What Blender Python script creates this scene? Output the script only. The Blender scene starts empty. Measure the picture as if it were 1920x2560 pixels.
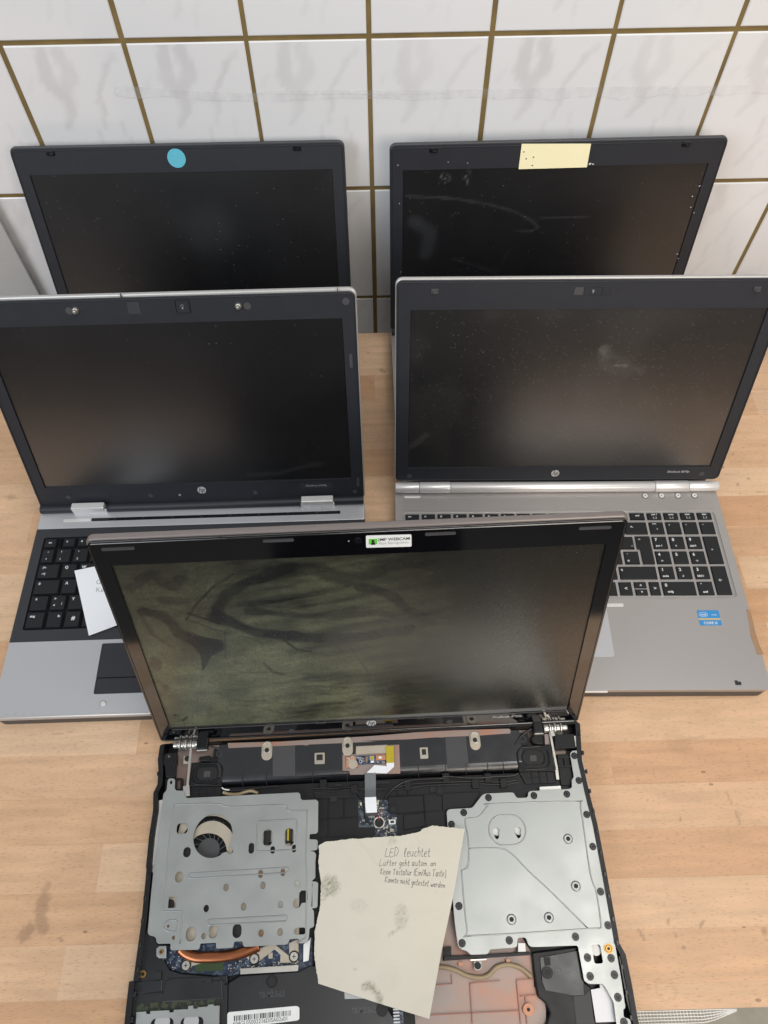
import bpy, math, random
from mathutils import Vector, Matrix, noise
from mathutils.geometry import tessellate_polygon
R = math.radians
random.seed(7)
scene = bpy.context.scene

# ------------------------------------------------------------------ camera
def camera():
    H, pitch, roll, yaw, f = 0.7408384, 1.02859852, -0.01298105, 0.01236366, 1825.676
    cp, sp = math.cos(pitch), math.sin(pitch)
    fw = Vector((math.sin(yaw)*cp, math.cos(yaw)*cp, -sp))
    rt = Vector((math.cos(yaw), -math.sin(yaw), 0)); up = rt.cross(fw)
    r2 = rt*math.cos(roll)+up*math.sin(roll); u2 = -rt*math.sin(roll)+up*math.cos(roll)
    cd = bpy.data.cameras.new("camera"); c = bpy.data.objects.new("camera", cd)
    scene.collection.objects.link(c)
    m = Matrix((r2, u2, -fw)).transposed().to_4x4(); m.translation = (0, 0, H)
    c.matrix_world = m
    cd.sensor_fit = 'HORIZONTAL'; cd.sensor_width = 36; cd.lens = f/1920*36
    cd.clip_start = 0.01; cd.clip_end = 50
    scene.camera = c
camera()
scene.render.resolution_x = 768; scene.render.resolution_y = 1024
scene.view_settings.view_transform = 'Standard'; scene.view_settings.look = 'None'
scene.view_settings.exposure = -0.03; scene.view_settings.gamma = 1
# ------------------------------------------------------------------ light
w = bpy.data.worlds.new("World"); scene.world = w; w.use_nodes = True
w.node_tree.nodes['Background'].inputs[0].default_value = (0.93, 0.96, 1.0, 1)
w.node_tree.nodes['Background'].inputs[1].default_value = 0.44
def world_gradient():   # bright ceiling, darker lower half of the room
    N = w.node_tree.nodes; L = w.node_tree.links
    tc = N.new('ShaderNodeTexCoord'); sx = N.new('ShaderNodeSeparateXYZ'); L.new(tc.outputs['Generated'], sx.inputs[0])
    r = N.new('ShaderNodeValToRGB'); e = r.color_ramp.elements
    e[0].position = .05; e[0].color = (.05, .05, .055, 1); e[1].position = .60; e[1].color = (0.95, 0.97, 1.0, 1)
    L.new(sx.outputs[2], r.inputs[0]); L.new(r.outputs[0], N['Background'].inputs[0])
world_gradient()
def area(name, loc, target, sx, sy, power, col):
    l = bpy.data.lights.new(name, 'AREA'); l.shape = 'RECTANGLE'; l.size = sx; l.size_y = sy
    l.energy = power; l.color = col
    o = bpy.data.objects.new(name, l); scene.collection.objects.link(o); o.location = loc
    o.rotation_euler = (Vector(target)-Vector(loc)).to_track_quat('-Z', 'Y').to_euler()
    return o
area('window_light', (-1.55, -1.45, 1.75), (0, .4, 0.05), 1.7, 1.2, 42, (0.84, 0.92, 1.0))
area('ceiling_light', (0.6, -0.15, 2.3), (0.1, .5, 0.1), 1.6, 0.5, 25, (1.0, 0.97, 0.92))
area('room_light', (.80, -1.60, 1.32), (0.1, .3, 0.0), 1.4, .9, 35, (1.0, 0.88, 0.76))

# ------------------------------------------------------------------ materials
def lin(c):
    return tuple(((v/255)/12.92 if v/255 <= .04045 else ((v/255+.055)/1.055)**2.4) for v in c)+(1,)
def mat(name, rgb, rough=.5, metal=0, spec=.5, var=.12, vs=60, bump=0, bs=400, coat=0, rv=.0):
    m = bpy.data.materials.new(name); m.use_nodes = True; nt = m.node_tree; N = nt.nodes; L = nt.links
    b = N['Principled BSDF']; b.inputs['Metallic'].default_value = metal
    b.inputs['Specular IOR Level'].default_value = spec; b.inputs['Coat Weight'].default_value = coat
    tc = N.new('ShaderNodeTexCoord'); n = N.new('ShaderNodeTexNoise'); n.inputs['Scale'].default_value = vs
    n.inputs['Detail'].default_value = 6; L.new(tc.outputs['Object'], n.inputs['Vector'])
    c = lin(rgb) if max(rgb) > 1 else tuple(rgb)+(1,)
    r = N.new('ShaderNodeMix'); r.data_type = 'RGBA'
    r.inputs[6].default_value = tuple(v*(1-var) for v in c[:3])+(1,)
    r.inputs[7].default_value = tuple(min(1, v*(1+var)) for v in c[:3])+(1,)
    L.new(n.outputs['Fac'], r.inputs[0]); L.new(r.outputs[2], b.inputs['Base Color'])
    mr = N.new('ShaderNodeMapRange'); mr.inputs[3].default_value = max(.02, rough-rv-.03); mr.inputs[4].default_value = rough+rv+.03
    L.new(n.outputs['Fac'], mr.inputs[0]); L.new(mr.outputs[0], b.inputs['Roughness'])
    if bump:
        n2 = N.new('ShaderNodeTexNoise'); n2.inputs['Scale'].default_value = bs; n2.inputs['Detail'].default_value = 3
        L.new(tc.outputs['Object'], n2.inputs['Vector'])
        bp = N.new('ShaderNodeBump'); bp.inputs['Strength'].default_value = bump; bp.inputs['Distance'].default_value = .0005
        L.new(n2.outputs['Fac'], bp.inputs['Height']); L.new(bp.outputs[0], b.inputs['Normal'])
    return m
M = {}
M['bezel'] = mat('matte_black_plastic', (37, 39, 45), .5, spec=.4, bump=.12, bs=2500)
M['rubber'] = mat('grey_rubber', (62, 62, 64), .6)
M['key'] = mat('black_key_plastic', (27, 29, 32), .5, spec=.3, bump=.05, bs=2500)
M['legend'] = mat('white_legend_ink', (205, 208, 210), .6)
M['alu'] = mat('silver_anodised_shell', (166, 162, 160), .36, metal=.6, var=.03, vs=900, bump=.03, bs=3000)
M['alu2'] = mat('silver_palm_rest', (184, 185, 188), .36, metal=.45, var=.03, vs=900)
M['hingesilver'] = mat('bright_silver_hinge', (216, 215, 214), .36, metal=.4, var=.02)
M['dark_base'] = mat('dark_grey_shell', (52, 54, 58), .45)
M['gunmetal'] = mat('brown_grey_lid_shell', (126, 118, 115), .38, metal=.3, var=.04, vs=300)
M['gloss'] = mat('glossy_black_bezel', (9, 9, 12), .08, spec=.5, rv=.03, vs=25)
M['gloss'].node_tree.nodes['Principled BSDF'].inputs['IOR'].default_value = 2.3
M['blk'] = mat('black_chassis_plastic', (20, 20, 22), .42, spec=.3, var=.2, vs=80, bump=.1, bs=1200, rv=.08)
M['blk2'] = mat('satin_black_plastic', (16, 17, 20), .28, spec=.38, var=.2, vs=50, rv=.1)
M['blk3'] = mat('worn_glossy_black_plastic', (17, 19, 23), .34, spec=.6, var=.25, vs=20, rv=.17)
M['void'] = mat('dark_cavity_plastic', (11, 11, 12), .6)
M['steel'] = mat('galvanised_steel_sheet', (157, 160, 158), .38, metal=.5, var=.10, vs=38, bump=.06, bs=900, rv=.13)
M['groove'] = mat('embossed_steel_edge', (150, 153, 152), .35, metal=.5)
M['steel_bright'] = mat('bright_steel', (196, 193, 186), .3, metal=.8)
M['cream'] = mat('beige_metal_sheet', (176, 166, 150), .4, metal=.3, var=.12)
M['copper'] = mat('copper_heat_pipe', (158, 98, 66), .3, metal=.85, var=.15, vs=60)
M['brass'] = mat('brass', (160, 128, 76), .35, metal=.9)
M['white'] = mat('white_plastic', (225, 225, 222), .5)
M['paperw'] = mat('white_paper', (226, 228, 232), .8, var=.02)
M['ink'] = mat('black_ink', (35, 35, 40), .7)
M['pencil'] = mat('grey_pencil', (95, 92, 90), .8)
M['kapton'] = mat('yellow_polyimide_tape', (178, 160, 40), .2, var=.15, vs=200)
M['orange'] = mat('orange_copper_pad', (180, 126, 94), .4, metal=.1, var=.12)
M['lid_edge'] = mat('silver_lid_edge', (176, 175, 173), .35, metal=.3, var=.04)
M['dark_lid_back'] = mat('dark_lid_back', (48, 46, 46), .45)
M['ribbrown'] = mat('copper_brown_rib', (142, 96, 80), .4, metal=.2)
M['ribbon'] = mat('grey_ribbon_cable', (88, 92, 96), .4)
M['cable'] = mat('black_cable', (22, 22, 24), .35)
M['tan'] = mat('tan_cable', (150, 132, 104), .5)
M['yellow'] = mat('pale_yellow_paper', (236, 228, 188), .8, var=.03)
M['teal'] = mat('teal_sticker', (92, 178, 200), .5, var=.08, vs=90)
M['green'] = mat('green_print', (100, 190, 70), .5)
M['blue'] = mat('blue_sticker_print', (40, 130, 190), .4)
M['gold'] = mat('gold_print', (190, 165, 110), .4)
M['card'] = mat('light_grey_board', (176, 177, 176), .6, var=.03)
M['brownres'] = mat('brown_tape_residue', (150, 118, 88), .6, var=.15, vs=150)
M['bluething'] = mat('blue_plastic', (70, 100, 130), .4)
M['logo'] = mat('silver_logo', (200, 200, 200), .35, metal=.3)
M['dimtext'] = mat('grey_lettering', (150, 150, 150), .5)
M['dimtext2'] = mat('dark_raised_lettering', (64, 65, 68), .35)
M['kbd'] = mat('black_keyboard_surround', (42, 44, 48), .5, bump=.05, bs=2500)
M['pad'] = mat('touchpad_black', (38, 39, 44), .42)

def board_mat(name, base, trace):
    m = mat(name, base, .35, var=.1)
    nt = m.node_tree; N = nt.nodes; L = nt.links; b = N['Principled BSDF']
    tc = N.new('ShaderNodeTexCoord')
    v = N.new('ShaderNodeTexBrick'); v.inputs['Scale'].default_value = 330; v.offset = .37
    v.inputs['Color1'].default_value = (0, 0, 0, 1); v.inputs['Color2'].default_value = (0, 0, 0, 1); v.inputs['Mortar'].default_value = (1, 1, 1, 1)
    v.inputs['Mortar Size'].default_value = .06
    n = N.new('ShaderNodeTexNoise'); n.inputs['Scale'].default_value = 260
    L.new(tc.outputs['Object'], v.inputs['Vector']); L.new(tc.outputs['Object'], n.inputs['Vector'])
    r = N.new('ShaderNodeValToRGB'); r.color_ramp.elements[0].position = .5; r.color_ramp.elements[1].position = .54
    L.new(n.outputs['Fac'], r.inputs[0])
    mu = N.new('ShaderNodeMath'); mu.operation = 'MULTIPLY'; L.new(v.outputs['Color'], mu.inputs[0]); L.new(r.outputs[0], mu.inputs[1])
    mx = N.new('ShaderNodeMix'); mx.data_type = 'RGBA'; L.new(mu.outputs[0], mx.inputs[0])
    mx.inputs[6].default_value = lin(base); mx.inputs[7].default_value = lin(trace)
    L.new(mx.outputs[2], b.inputs['Base Color'])
    return m
M['pcb'] = board_mat('dark_blue_circuit_board', (22, 32, 50), (110, 122, 132))
M['pcb2'] = board_mat('blue_circuit_board', (22, 42, 72), (96, 110, 124))

def shield_mat():   # pinkish copper-sprayed plastic
    m = bpy.data.materials.new('copper_sprayed_plastic'); m.use_nodes = True; nt = m.node_tree; N = nt.nodes; L = nt.links
    b = N['Principled BSDF']; b.inputs['Roughness'].default_value = .42; b.inputs['Metallic'].default_value = .25
    tc = N.new('ShaderNodeTexCoord'); n = N.new('ShaderNodeTexNoise'); n.inputs['Scale'].default_value = 28; n.inputs['Detail'].default_value = 5
    L.new(tc.outputs['Object'], n.inputs['Vector'])
    r = N.new('ShaderNodeValToRGB'); e = r.color_ramp.elements
    e[0].position = .38; e[0].color = lin((142, 131, 126)); e[1].position = .75; e[1].color = lin((165, 118, 98))
    q = e.new(.56); q.color = lin((148, 126, 116))
    L.new(n.outputs['Fac'], r.inputs[0]); L.new(r.outputs[0], b.inputs['Base Color'])
    return m
M['shield'] = shield_mat()

def attr_mat(name, base, dust, rough, drough, speck=0.0, noise_amt=.25, spec=.5, speck_scale=260, ior=2.1):
    """dark panel whose dust layer follows a per-vertex dirt amount, with scattered dust grains"""
    m = bpy.data.materials.new(name); m.use_nodes = True; nt = m.node_tree; N = nt.nodes; L = nt.links
    b = N['Principled BSDF']; b.inputs['Specular IOR Level'].default_value = spec; b.inputs['IOR'].default_value = ior
    tc = N.new('ShaderNodeTexCoord')
    at = N.new('ShaderNodeAttribute'); at.attribute_name = 'dirt'
    n = N.new('ShaderNodeTexNoise'); n.inputs['Scale'].default_value = 900; n.inputs['Detail'].default_value = 2
    L.new(tc.outputs['Object'], n.inputs['Vector'])
    mr = N.new('ShaderNodeMapRange'); mr.inputs[1].default_value = .3; mr.inputs[2].default_value = .7
    mr.inputs[3].default_value = 1-noise_amt; mr.inputs[4].default_value = 1+noise_amt
    L.new(n.outputs['Fac'], mr.inputs[0])
    mu = N.new('ShaderNodeMath'); mu.operation = 'MULTIPLY'; mu.use_clamp = True
    L.new(at.outputs['Fac'], mu.inputs[0]); L.new(mr.outputs[0], mu.inputs[1])
    mx = N.new('ShaderNodeMix'); mx.data_type = 'RGBA'; L.new(mu.outputs[0], mx.inputs[0])
    mx.inputs[6].default_value = lin(base); mx.inputs[7].default_value = lin(dust)
    # grains
    v = N.new('ShaderNodeTexVoronoi'); v.inputs['Scale'].default_value = speck_scale; L.new(tc.outputs['Object'], v.inputs['Vector'])
    lt = N.new('ShaderNodeMath'); lt.operation = 'LESS_THAN'; lt.inputs[1].default_value = .11
    L.new(v.outputs['Distance'], lt.inputs[0])
    sp = N.new('ShaderNodeSeparateColor'); L.new(v.outputs['Color'], sp.inputs[0])
    gt = N.new('ShaderNodeMath'); gt.operation = 'GREATER_THAN'; gt.inputs[1].default_value = 1-speck
    L.new(sp.outputs[0], gt.inputs[0])
    m2 = N.new('ShaderNodeMath'); m2.operation = 'MULTIPLY'; L.new(lt.outputs[0], m2.inputs[0]); L.new(gt.outputs[0], m2.inputs[1])
    m3 = N.new('ShaderNodeMath'); m3.operation = 'MULTIPLY'; L.new(m2.outputs[0], m3.inputs[0]); L.new(sp.outputs[1], m3.inputs[1])
    mx2 = N.new('ShaderNodeMix'); mx2.data_type = 'RGBA'; L.new(m3.outputs[0], mx2.inputs[0]); L.new(mx.outputs[2], mx2.inputs[6])
    mx2.inputs[7].default_value = (.55, .55, .52, 1)
    L.new(mx2.outputs[2], b.inputs['Base Color'])
    r2 = N.new('ShaderNodeMapRange'); r2.inputs[3].default_value = rough; r2.inputs[4].default_value = drough
    L.new(mu.outputs[0], r2.inputs[0]); L.new(r2.outputs[0], b.inputs['Roughness'])
    return m

def tile_mat():
    m = bpy.data.materials.new('glazed_white_tile'); m.use_nodes = True; nt = m.node_tree; N = nt.nodes; L = nt.links
    b = N['Principled BSDF']; b.inputs['Roughness'].default_value = .12; b.inputs['Specular IOR Level'].default_value = .5
    at = N.new('ShaderNodeAttribute'); at.attribute_name = 'print'
    tc = N.new('ShaderNodeTexCoord')
    d = N.new('ShaderNodeTexNoise'); d.inputs['Scale'].default_value = 9; d.inputs['Detail'].default_value = 3; L.new(tc.outputs['Object'], d.inputs['Vector'])
    dr = N.new('ShaderNodeMapRange'); dr.inputs[1].default_value = .3; dr.inputs[2].default_value = .7; dr.inputs[3].default_value = .25; dr.inputs[4].default_value = 1.15; L.new(d.outputs['Fac'], dr.inputs[0])
    mu = N.new('ShaderNodeMath'); mu.operation = 'MULTIPLY'; mu.use_clamp = True; L.new(at.outputs['Fac'], mu.inputs[0]); L.new(dr.outputs[0], mu.inputs[1])
    mx = N.new('ShaderNodeMix'); mx.data_type = 'RGBA'; L.new(mu.outputs[0], mx.inputs[0])
    mx.inputs[6].default_value = lin((224, 225, 227)); mx.inputs[7].default_value = lin((209, 209, 211))
    v = N.new('ShaderNodeTexVoronoi'); v.inputs['Scale'].default_value = 28; L.new(tc.outputs['Object'], v.inputs['Vector'])
    sp = N.new('ShaderNodeSeparateColor'); L.new(v.outputs['Color'], sp.inputs[0])
    lt = N.new('ShaderNodeMath'); lt.operation = 'LESS_THAN'; lt.inputs[1].default_value = .035; L.new(v.outputs['Distance'], lt.inputs[0])
    gt = N.new('ShaderNodeMath'); gt.operation = 'GREATER_THAN'; gt.inputs[1].default_value = .8; L.new(sp.outputs[0], gt.inputs[0])
    sm = N.new('ShaderNodeMath'); sm.operation = 'MULTIPLY'; L.new(lt.outputs[0], sm.inputs[0]); L.new(gt.outputs[0], sm.inputs[1])
    sm2 = N.new('ShaderNodeMath'); sm2.operation = 'MULTIPLY'; sm2.inputs[1].default_value = .6; L.new(sm.outputs[0], sm2.inputs[0])
    mx2 = N.new('ShaderNodeMix'); mx2.data_type = 'RGBA'; L.new(sm2.outputs[0], mx2.inputs[0]); L.new(mx.outputs[2], mx2.inputs[6]); mx2.inputs[7].default_value = lin((120, 105, 85))
    L.new(mx2.outputs[2], b.inputs['Base Color'])
    n2 = N.new('ShaderNodeTexNoise'); n2.inputs['Scale'].default_value = 22
    L.new(tc.outputs['Object'], n2.inputs['Vector'])
    bp = N.new('ShaderNodeBump'); bp.inputs['Strength'].default_value = .12; bp.inputs['Distance'].default_value = .002
    L.new(n2.outputs['Fac'], bp.inputs['Height']); L.new(bp.outputs[0], b.inputs['Normal'])
    return m
M['tile'] = tile_mat()
M['grout'] = mat('olive_brown_grout', (120, 101, 60), .85, var=.5, vs=30, bump=.5, bs=500)

def wood_mat():
    m = bpy.data.materials.new('beech_staves'); m.use_nodes = True; nt = m.node_tree; N = nt.nodes; L = nt.links
    b = N['Principled BSDF']; b.inputs['Specular IOR Level'].default_value = .35
    tc = N.new('ShaderNodeTexCoord'); sx = N.new('ShaderNodeSeparateXYZ'); L.new(tc.outputs['Object'], sx.inputs[0])
    def mth(op, a, bb=None, clamp=False):
        q = N.new('ShaderNodeMath'); q.operation = op; q.use_clamp = clamp
        for i, v in enumerate((a, bb)):
            if v is None: continue
            if isinstance(v, (int, float)): q.inputs[i].default_value = v
            else: L.new(v, q.inputs[i])
        return q.outputs[0]
    row = mth('FLOOR', mth('DIVIDE', mth('SUBTRACT', sx.outputs[1], .031-.0405*20), .0405))
    wn = N.new('ShaderNodeTexWhiteNoise'); wn.noise_dimensions = '1D'; L.new(row, wn.inputs['W'])
    cell = mth('FLOOR', mth('ADD', mth('DIVIDE', sx.outputs[0], .34), mth('MULTIPLY', wn.outputs['Value'], 7.0)))
    cb = N.new('ShaderNodeCombineXYZ'); L.new(row, cb.inputs[0]); L.new(cell, cb.inputs[1])
    w2 = N.new('ShaderNodeTexWhiteNoise'); w2.noise_dimensions = '2D'; L.new(cb.outputs[0], w2.inputs['Vector'])
    r = N.new('ShaderNodeValToRGB'); e = r.color_ramp.elements
    e[0].position = 0; e[0].color = lin((194, 153, 117)); e[1].position = 1; e[1].color = lin((212, 179, 147))
    q = e.new(.5); q.color = lin((203, 166, 132))
    L.new(w2.outputs['Value'], r.inputs[0])
    # long soft grain
    mp = N.new('ShaderNodeMapping'); mp.inputs['Scale'].default_value = (9, 70, 1); L.new(tc.outputs['Object'], mp.inputs[0])
    off = N.new('ShaderNodeVectorMath'); off.operation = 'ADD'; L.new(mp.outputs[0], off.inputs[0])
    sc = N.new('ShaderNodeVectorMath'); sc.operation = 'SCALE'; sc.inputs['Scale'].default_value = 30; L.new(w2.outputs['Color'], sc.inputs[0]); L.new(sc.outputs[0], off.inputs[1])
    g = N.new('ShaderNodeTexNoise'); g.inputs['Scale'].default_value = 1.6; g.inputs['Detail'].default_value = 7; g.inputs['Distortion'].default_value = .5
    L.new(off.outputs[0], g.inputs['Vector'])
    gm = N.new('ShaderNodeMapRange'); gm.inputs[1].default_value = .25; gm.inputs[2].default_value = .75; gm.inputs[3].default_value = .84; gm.inputs[4].default_value = 1.10
    L.new(g.outputs['Fac'], gm.inputs[0])
    # medullary flecks
    mp2 = N.new('ShaderNodeMapping'); mp2.inputs['Scale'].default_value = (190, 1100, 1); L.new(tc.outputs['Object'], mp2.inputs[0])
    f = N.new('ShaderNodeTexNoise'); f.inputs['Scale'].default_value = 1.0; f.inputs['Detail'].default_value = 2; L.new(mp2.outputs[0], f.inputs['Vector'])
    fm = N.new('ShaderNodeMapRange'); fm.inputs[1].default_value = .58; fm.inputs[2].default_value = .70; fm.inputs[3].default_value = 1; fm.inputs[4].default_value = .72
    L.new(f.outputs['Fac'], fm.inputs[0])
    # little pits and specks
    mp3 = N.new('ShaderNodeMapping'); mp3.inputs['Scale'].default_value = (38, 75, 1); L.new(tc.outputs['Object'], mp3.inputs[0])
    v = N.new('ShaderNodeTexVoronoi'); v.inputs['Scale'].default_value = 1.0; L.new(mp3.outputs[0], v.inputs['Vector'])
    sp = N.new('ShaderNodeSeparateColor'); L.new(v.outputs['Color'], sp.inputs[0])
    spk = mth('MULTIPLY', mth('LESS_THAN', v.outputs['Distance'], mth('MULTIPLY', sp.outputs[1], .11)), mth('GREATER_THAN', sp.outputs[0], .72))
    at = N.new('ShaderNodeAttribute'); at.attribute_name = 'dirt'
    big = N.new('ShaderNodeTexNoise'); big.inputs['Scale'].default_value = 7; big.inputs['Detail'].default_value = 4; L.new(tc.outputs['Object'], big.inputs['Vector'])
    bm_ = N.new('ShaderNodeMapRange'); bm_.inputs[1].default_value = .3; bm_.inputs[2].default_value = .7; bm_.inputs[3].default_value = .93; bm_.inputs[4].default_value = 1.05
    L.new(big.outputs['Fac'], bm_.inputs[0])
    tot = mth('MULTIPLY', mth('MULTIPLY', gm.outputs[0], fm.outputs[0]), bm_.outputs[0])
    vm = N.new('ShaderNodeVectorMath'); vm.operation = 'SCALE'; L.new(r.outputs[0], vm.inputs[0]); L.new(tot, vm.inputs['Scale'])
    mx = N.new('ShaderNodeMix'); mx.data_type = 'RGBA'; L.new(mth('MAXIMUM', mth('MULTIPLY', spk, .55), at.outputs['Fac'], True), mx.inputs[0])
    L.new(vm.outputs[0], mx.inputs[6]); mx.inputs[7].default_value = lin((92, 72, 58))
    # thin glue joints
    fy = mth('FRACT', mth('DIVIDE', mth('SUBTRACT', sx.outputs[1], .031-.0405*20), .0405))
    jn = mth('LESS_THAN', fy, .012)
    fx = mth('FRACT', mth('ADD', mth('DIVIDE', sx.outputs[0], .34), mth('MULTIPLY', wn.outputs['Value'], 7.0)))
    jn = mth('MAXIMUM', jn, mth('LESS_THAN', fx, .0016))
    mx3 = N.new('ShaderNodeMix'); mx3.data_type = 'RGBA'; L.new(mth('MULTIPLY', jn, .22), mx3.inputs[0]); L.new(mx.outputs[2], mx3.inputs[6]); mx3.inputs[7].default_value = lin((150, 115, 85))
    L.new(mx3.outputs[2], b.inputs['Base Color'])
    rr = N.new('ShaderNodeMapRange'); rr.inputs[3].default_value = .30; rr.inputs[4].default_value = .6; L.new(g.outputs['Fac'], rr.inputs[0]); L.new(rr.outputs[0], b.inputs['Roughness'])
    bp = N.new('ShaderNodeBump'); bp.inputs['Strength'].default_value = .15; bp.inputs['Distance'].default_value = .0004
    L.new(f.outputs['Fac'], bp.inputs['Height']); L.new(bp.outputs[0], b.inputs['Normal'])
    return m
M['wood'] = wood_mat()
M['floor'] = mat('grey_floor', (62, 60, 57), .7, var=.25, vs=14, bump=.3, bs=60)

# ------------------------------------------------------------------ mesh builder
_textcache = {}
def text_geo(s, shear=0.0, bold=0.0):
    k = (s, shear, bold)
    if k not in _textcache:
        c = bpy.data.curves.new('t', 'FONT'); c.body = s; c.size = 1; c.shear = shear; c.offset = bold; c.resolution_u = 3
        o = bpy.data.objects.new('t', c); me = o.to_mesh()
        vs = [tuple(v.co) for v in me.vertices]; fs = [tuple(p.vertices) for p in me.polygons]
        o.to_mesh_clear(); bpy.data.objects.remove(o); bpy.data.curves.remove(c)
        _textcache[k] = (vs, fs)
    return _textcache[k]
class MB:
    def __init__(s): s.v = []; s.f = []; s.m = []; s.sm = []
    def add(s, vs, fs, mi=0, smooth=False):
        o = len(s.v); s.v += [tuple(v) for v in vs]
        for f in fs: s.f.append(tuple(o+i for i in f)); s.m.append(mi); s.sm.append(smooth)
        return s
    def box(s, x0, x1, y0, y1, z0, z1, mi=0):
        x0, x1 = sorted((x0, x1)); y0, y1 = sorted((y0, y1)); z0, z1 = sorted((z0, z1))
        return s.add([(x0,y0,z0),(x1,y0,z0),(x1,y1,z0),(x0,y1,z0),(x0,y0,z1),(x1,y0,z1),(x1,y1,z1),(x0,y1,z1)],
            [(0,3,2,1),(4,5,6,7),(0,1,5,4),(1,2,6,5),(2,3,7,6),(3,0,4,7)], mi)
    def key(s, x0, x1, y0, y1, z0, z1, ins, insb=None, mi=0):
        b = ins if insb is None else insb
        return s.add([(x0,y0,z0),(x1,y0,z0),(x1,y1,z0),(x0,y1,z0),(x0+ins,y0+b,z1),(x1-ins,y0+b,z1),(x1-ins,y1-ins,z1),(x0+ins,y1-ins,z1)],
            [(0,3,2,1),(4,5,6,7),(0,1,5,4),(1,2,6,5),(2,3,7,6),(3,0,4,7)], mi)
    def prism(s, poly, z0, z1, holes=(), mi=0, f=None):
        """poly in (a,b); f maps (a,b,z) to a point"""
        f = f or (lambda a, b, z: (a, b, z))
        def area(p): return sum(p[i-1][0]*p[i][1]-p[i][0]*p[i-1][1] for i in range(len(p)))
        poly = list(poly) if area(poly) > 0 else list(poly)[::-1]
        hs = [list(h) if area(h) < 0 else list(h)[::-1] for h in holes]
        loops = [poly]+hs; flat = [p for l in loops for p in l]; n = len(flat)
        vs = [f(a, b, z0) for a, b in flat]+[f(a, b, z1) for a, b in flat]
        if hs:
            tri = tessellate_polygon([[Vector((a, b, 0)) for a, b in l] for l in loops])
            fs = []
            for t in tri:
                a, b, c = (flat[i] for i in t)
                cr = (b[0]-a[0])*(c[1]-a[1])-(b[1]-a[1])*(c[0]-a[0])
                if abs(cr) < 1e-14: continue
                t = t if cr > 0 else t[::-1]
                fs.append(tuple(i+n for i in t)); fs.append(tuple(t[::-1]))
        else:
            fs = [tuple(range(n, 2*n)), tuple(range(n))[::-1]]
        o = 0
        for l in loops:
            k = len(l)
            for i in range(k):
                j = (i+1) % k; fs.append((o+i, o+j, n+o+j, n+o+i))
            o += k
        return s.add(vs, fs, mi)
    def cyl(s, c, r, h, axis='z', seg=24, mi=0, r2=None, ry=None):
        r2 = r if r2 is None else r2; ry = r if ry is None else ry; vs = []
        for k, (rr, t) in enumerate(((r, 0), (r2, h))):
            for i in range(seg):
                a = 2*math.pi*i/seg; p = (rr*math.cos(a), rr*ry/r*math.sin(a), t)
                if axis == 'x': p = (p[2], p[0], p[1])
                if axis == 'y': p = (p[0], -p[2], p[1])
                vs.append((c[0]+p[0], c[1]+p[1], c[2]+p[2]))
        s.add(vs, [(i, (i+1) % seg, seg+(i+1) % seg, seg+i) for i in range(seg)], mi, True)
        o = len(s.v)-2*seg
        s.f.append(tuple(o+i for i in range(seg))[::-1]); s.m.append(mi); s.sm.append(False)
        s.f.append(tuple(o+seg+i for i in range(seg))); s.m.append(mi); s.sm.append(False)
        return s
    def tube(s, pts, r, seg=8, mi=0, flat=1.0, closed=False, upv=(0, 0, 1)):
        pts = [Vector(p) for p in pts]; n = len(pts); vs = []
        for i, p in enumerate(pts):
            if closed: d = pts[(i+1) % n]-pts[i-1]
            else: d = pts[min(i+1, n-1)]-pts[max(i-1, 0)]
            d.normalize(); u = Vector(upv); a = d.cross(u)
            if a.length < 1e-5: a = d.cross(Vector((1, 0, .1)))
            a.normalize(); b = a.cross(d)
            for k in range(seg):
                t = 2*math.pi*k/seg; vs.append(p+a*r*math.cos(t)+b*r*flat*math.sin(t))
        m = n if closed else n-1
        fs = [(i*seg+k, i*seg+(k+1) % seg, ((i+1) % n)*seg+(k+1) % seg, ((i+1) % n)*seg+k) for i in range(m) for k in range(seg)]
        s.add(vs, fs, mi, True)
        if not closed:
            o = len(s.v)-n*seg
            s.f.append(tuple(o+k for k in range(seg))); s.m.append(mi); s.sm.append(False)
            s.f.append(tuple(o+(n-1)*seg+k for k in range(seg))[::-1]); s.m.append(mi); s.sm.append(False)
        return s
    def text(s, txt, org, size, xd=(1, 0, 0), yd=(0, 1, 0), mi=0, shear=0, center=True, bold=0.0, sx=1.0):
        vs, fs = text_geo(txt, shear, bold)
        if not vs: return s
        xs = [v[0] for v in vs]; ys = [v[1] for v in vs]
        cx = (min(xs)+max(xs))/2 if center else min(xs); cy = (min(ys)+max(ys))/2 if center else 0
        O, X, Y = Vector(org), Vector(xd), Vector(yd)
        return s.add([O+X*((v[0]-cx)*size*sx)+Y*((v[1]-cy)*size) for v in vs], fs, mi)
    def build(s, name, mats, parent=None, bevel=0, smooth_all=False):
        me = bpy.data.meshes.new(name); me.from_pydata(s.v, [], s.f)
        if not isinstance(mats, (list, tuple)): mats = [mats]
        for m in mats: me.materials.append(M[m] if isinstance(m, str) else m)
        for p, mi, sm in zip(me.polygons, s.m, s.sm): p.material_index = mi; p.use_smooth = sm or smooth_all
        me.update()
        o = bpy.data.objects.new(name, me); scene.collection.objects.link(o)
        if parent: o.parent = parent
        if bevel:
            b = o.modifiers.new('edge', 'BEVEL'); b.width = bevel; b.segments = 2; b.limit_method = 'ANGLE'; b.angle_limit = R(35)
        return o
def empty(name, loc, rz=0):
    o = bpy.data.objects.new(name, None); scene.collection.objects.link(o); o.location = loc; o.rotation_euler = (0, 0, rz)
    o.empty_display_size = .05
    return o
def tag(o, label=None, cat=None, group=None, kind=None):
    if label: o['label'] = label
    if cat: o['category'] = cat
    if group: o['group'] = group
    if kind: o['kind'] = kind
    return o
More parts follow.
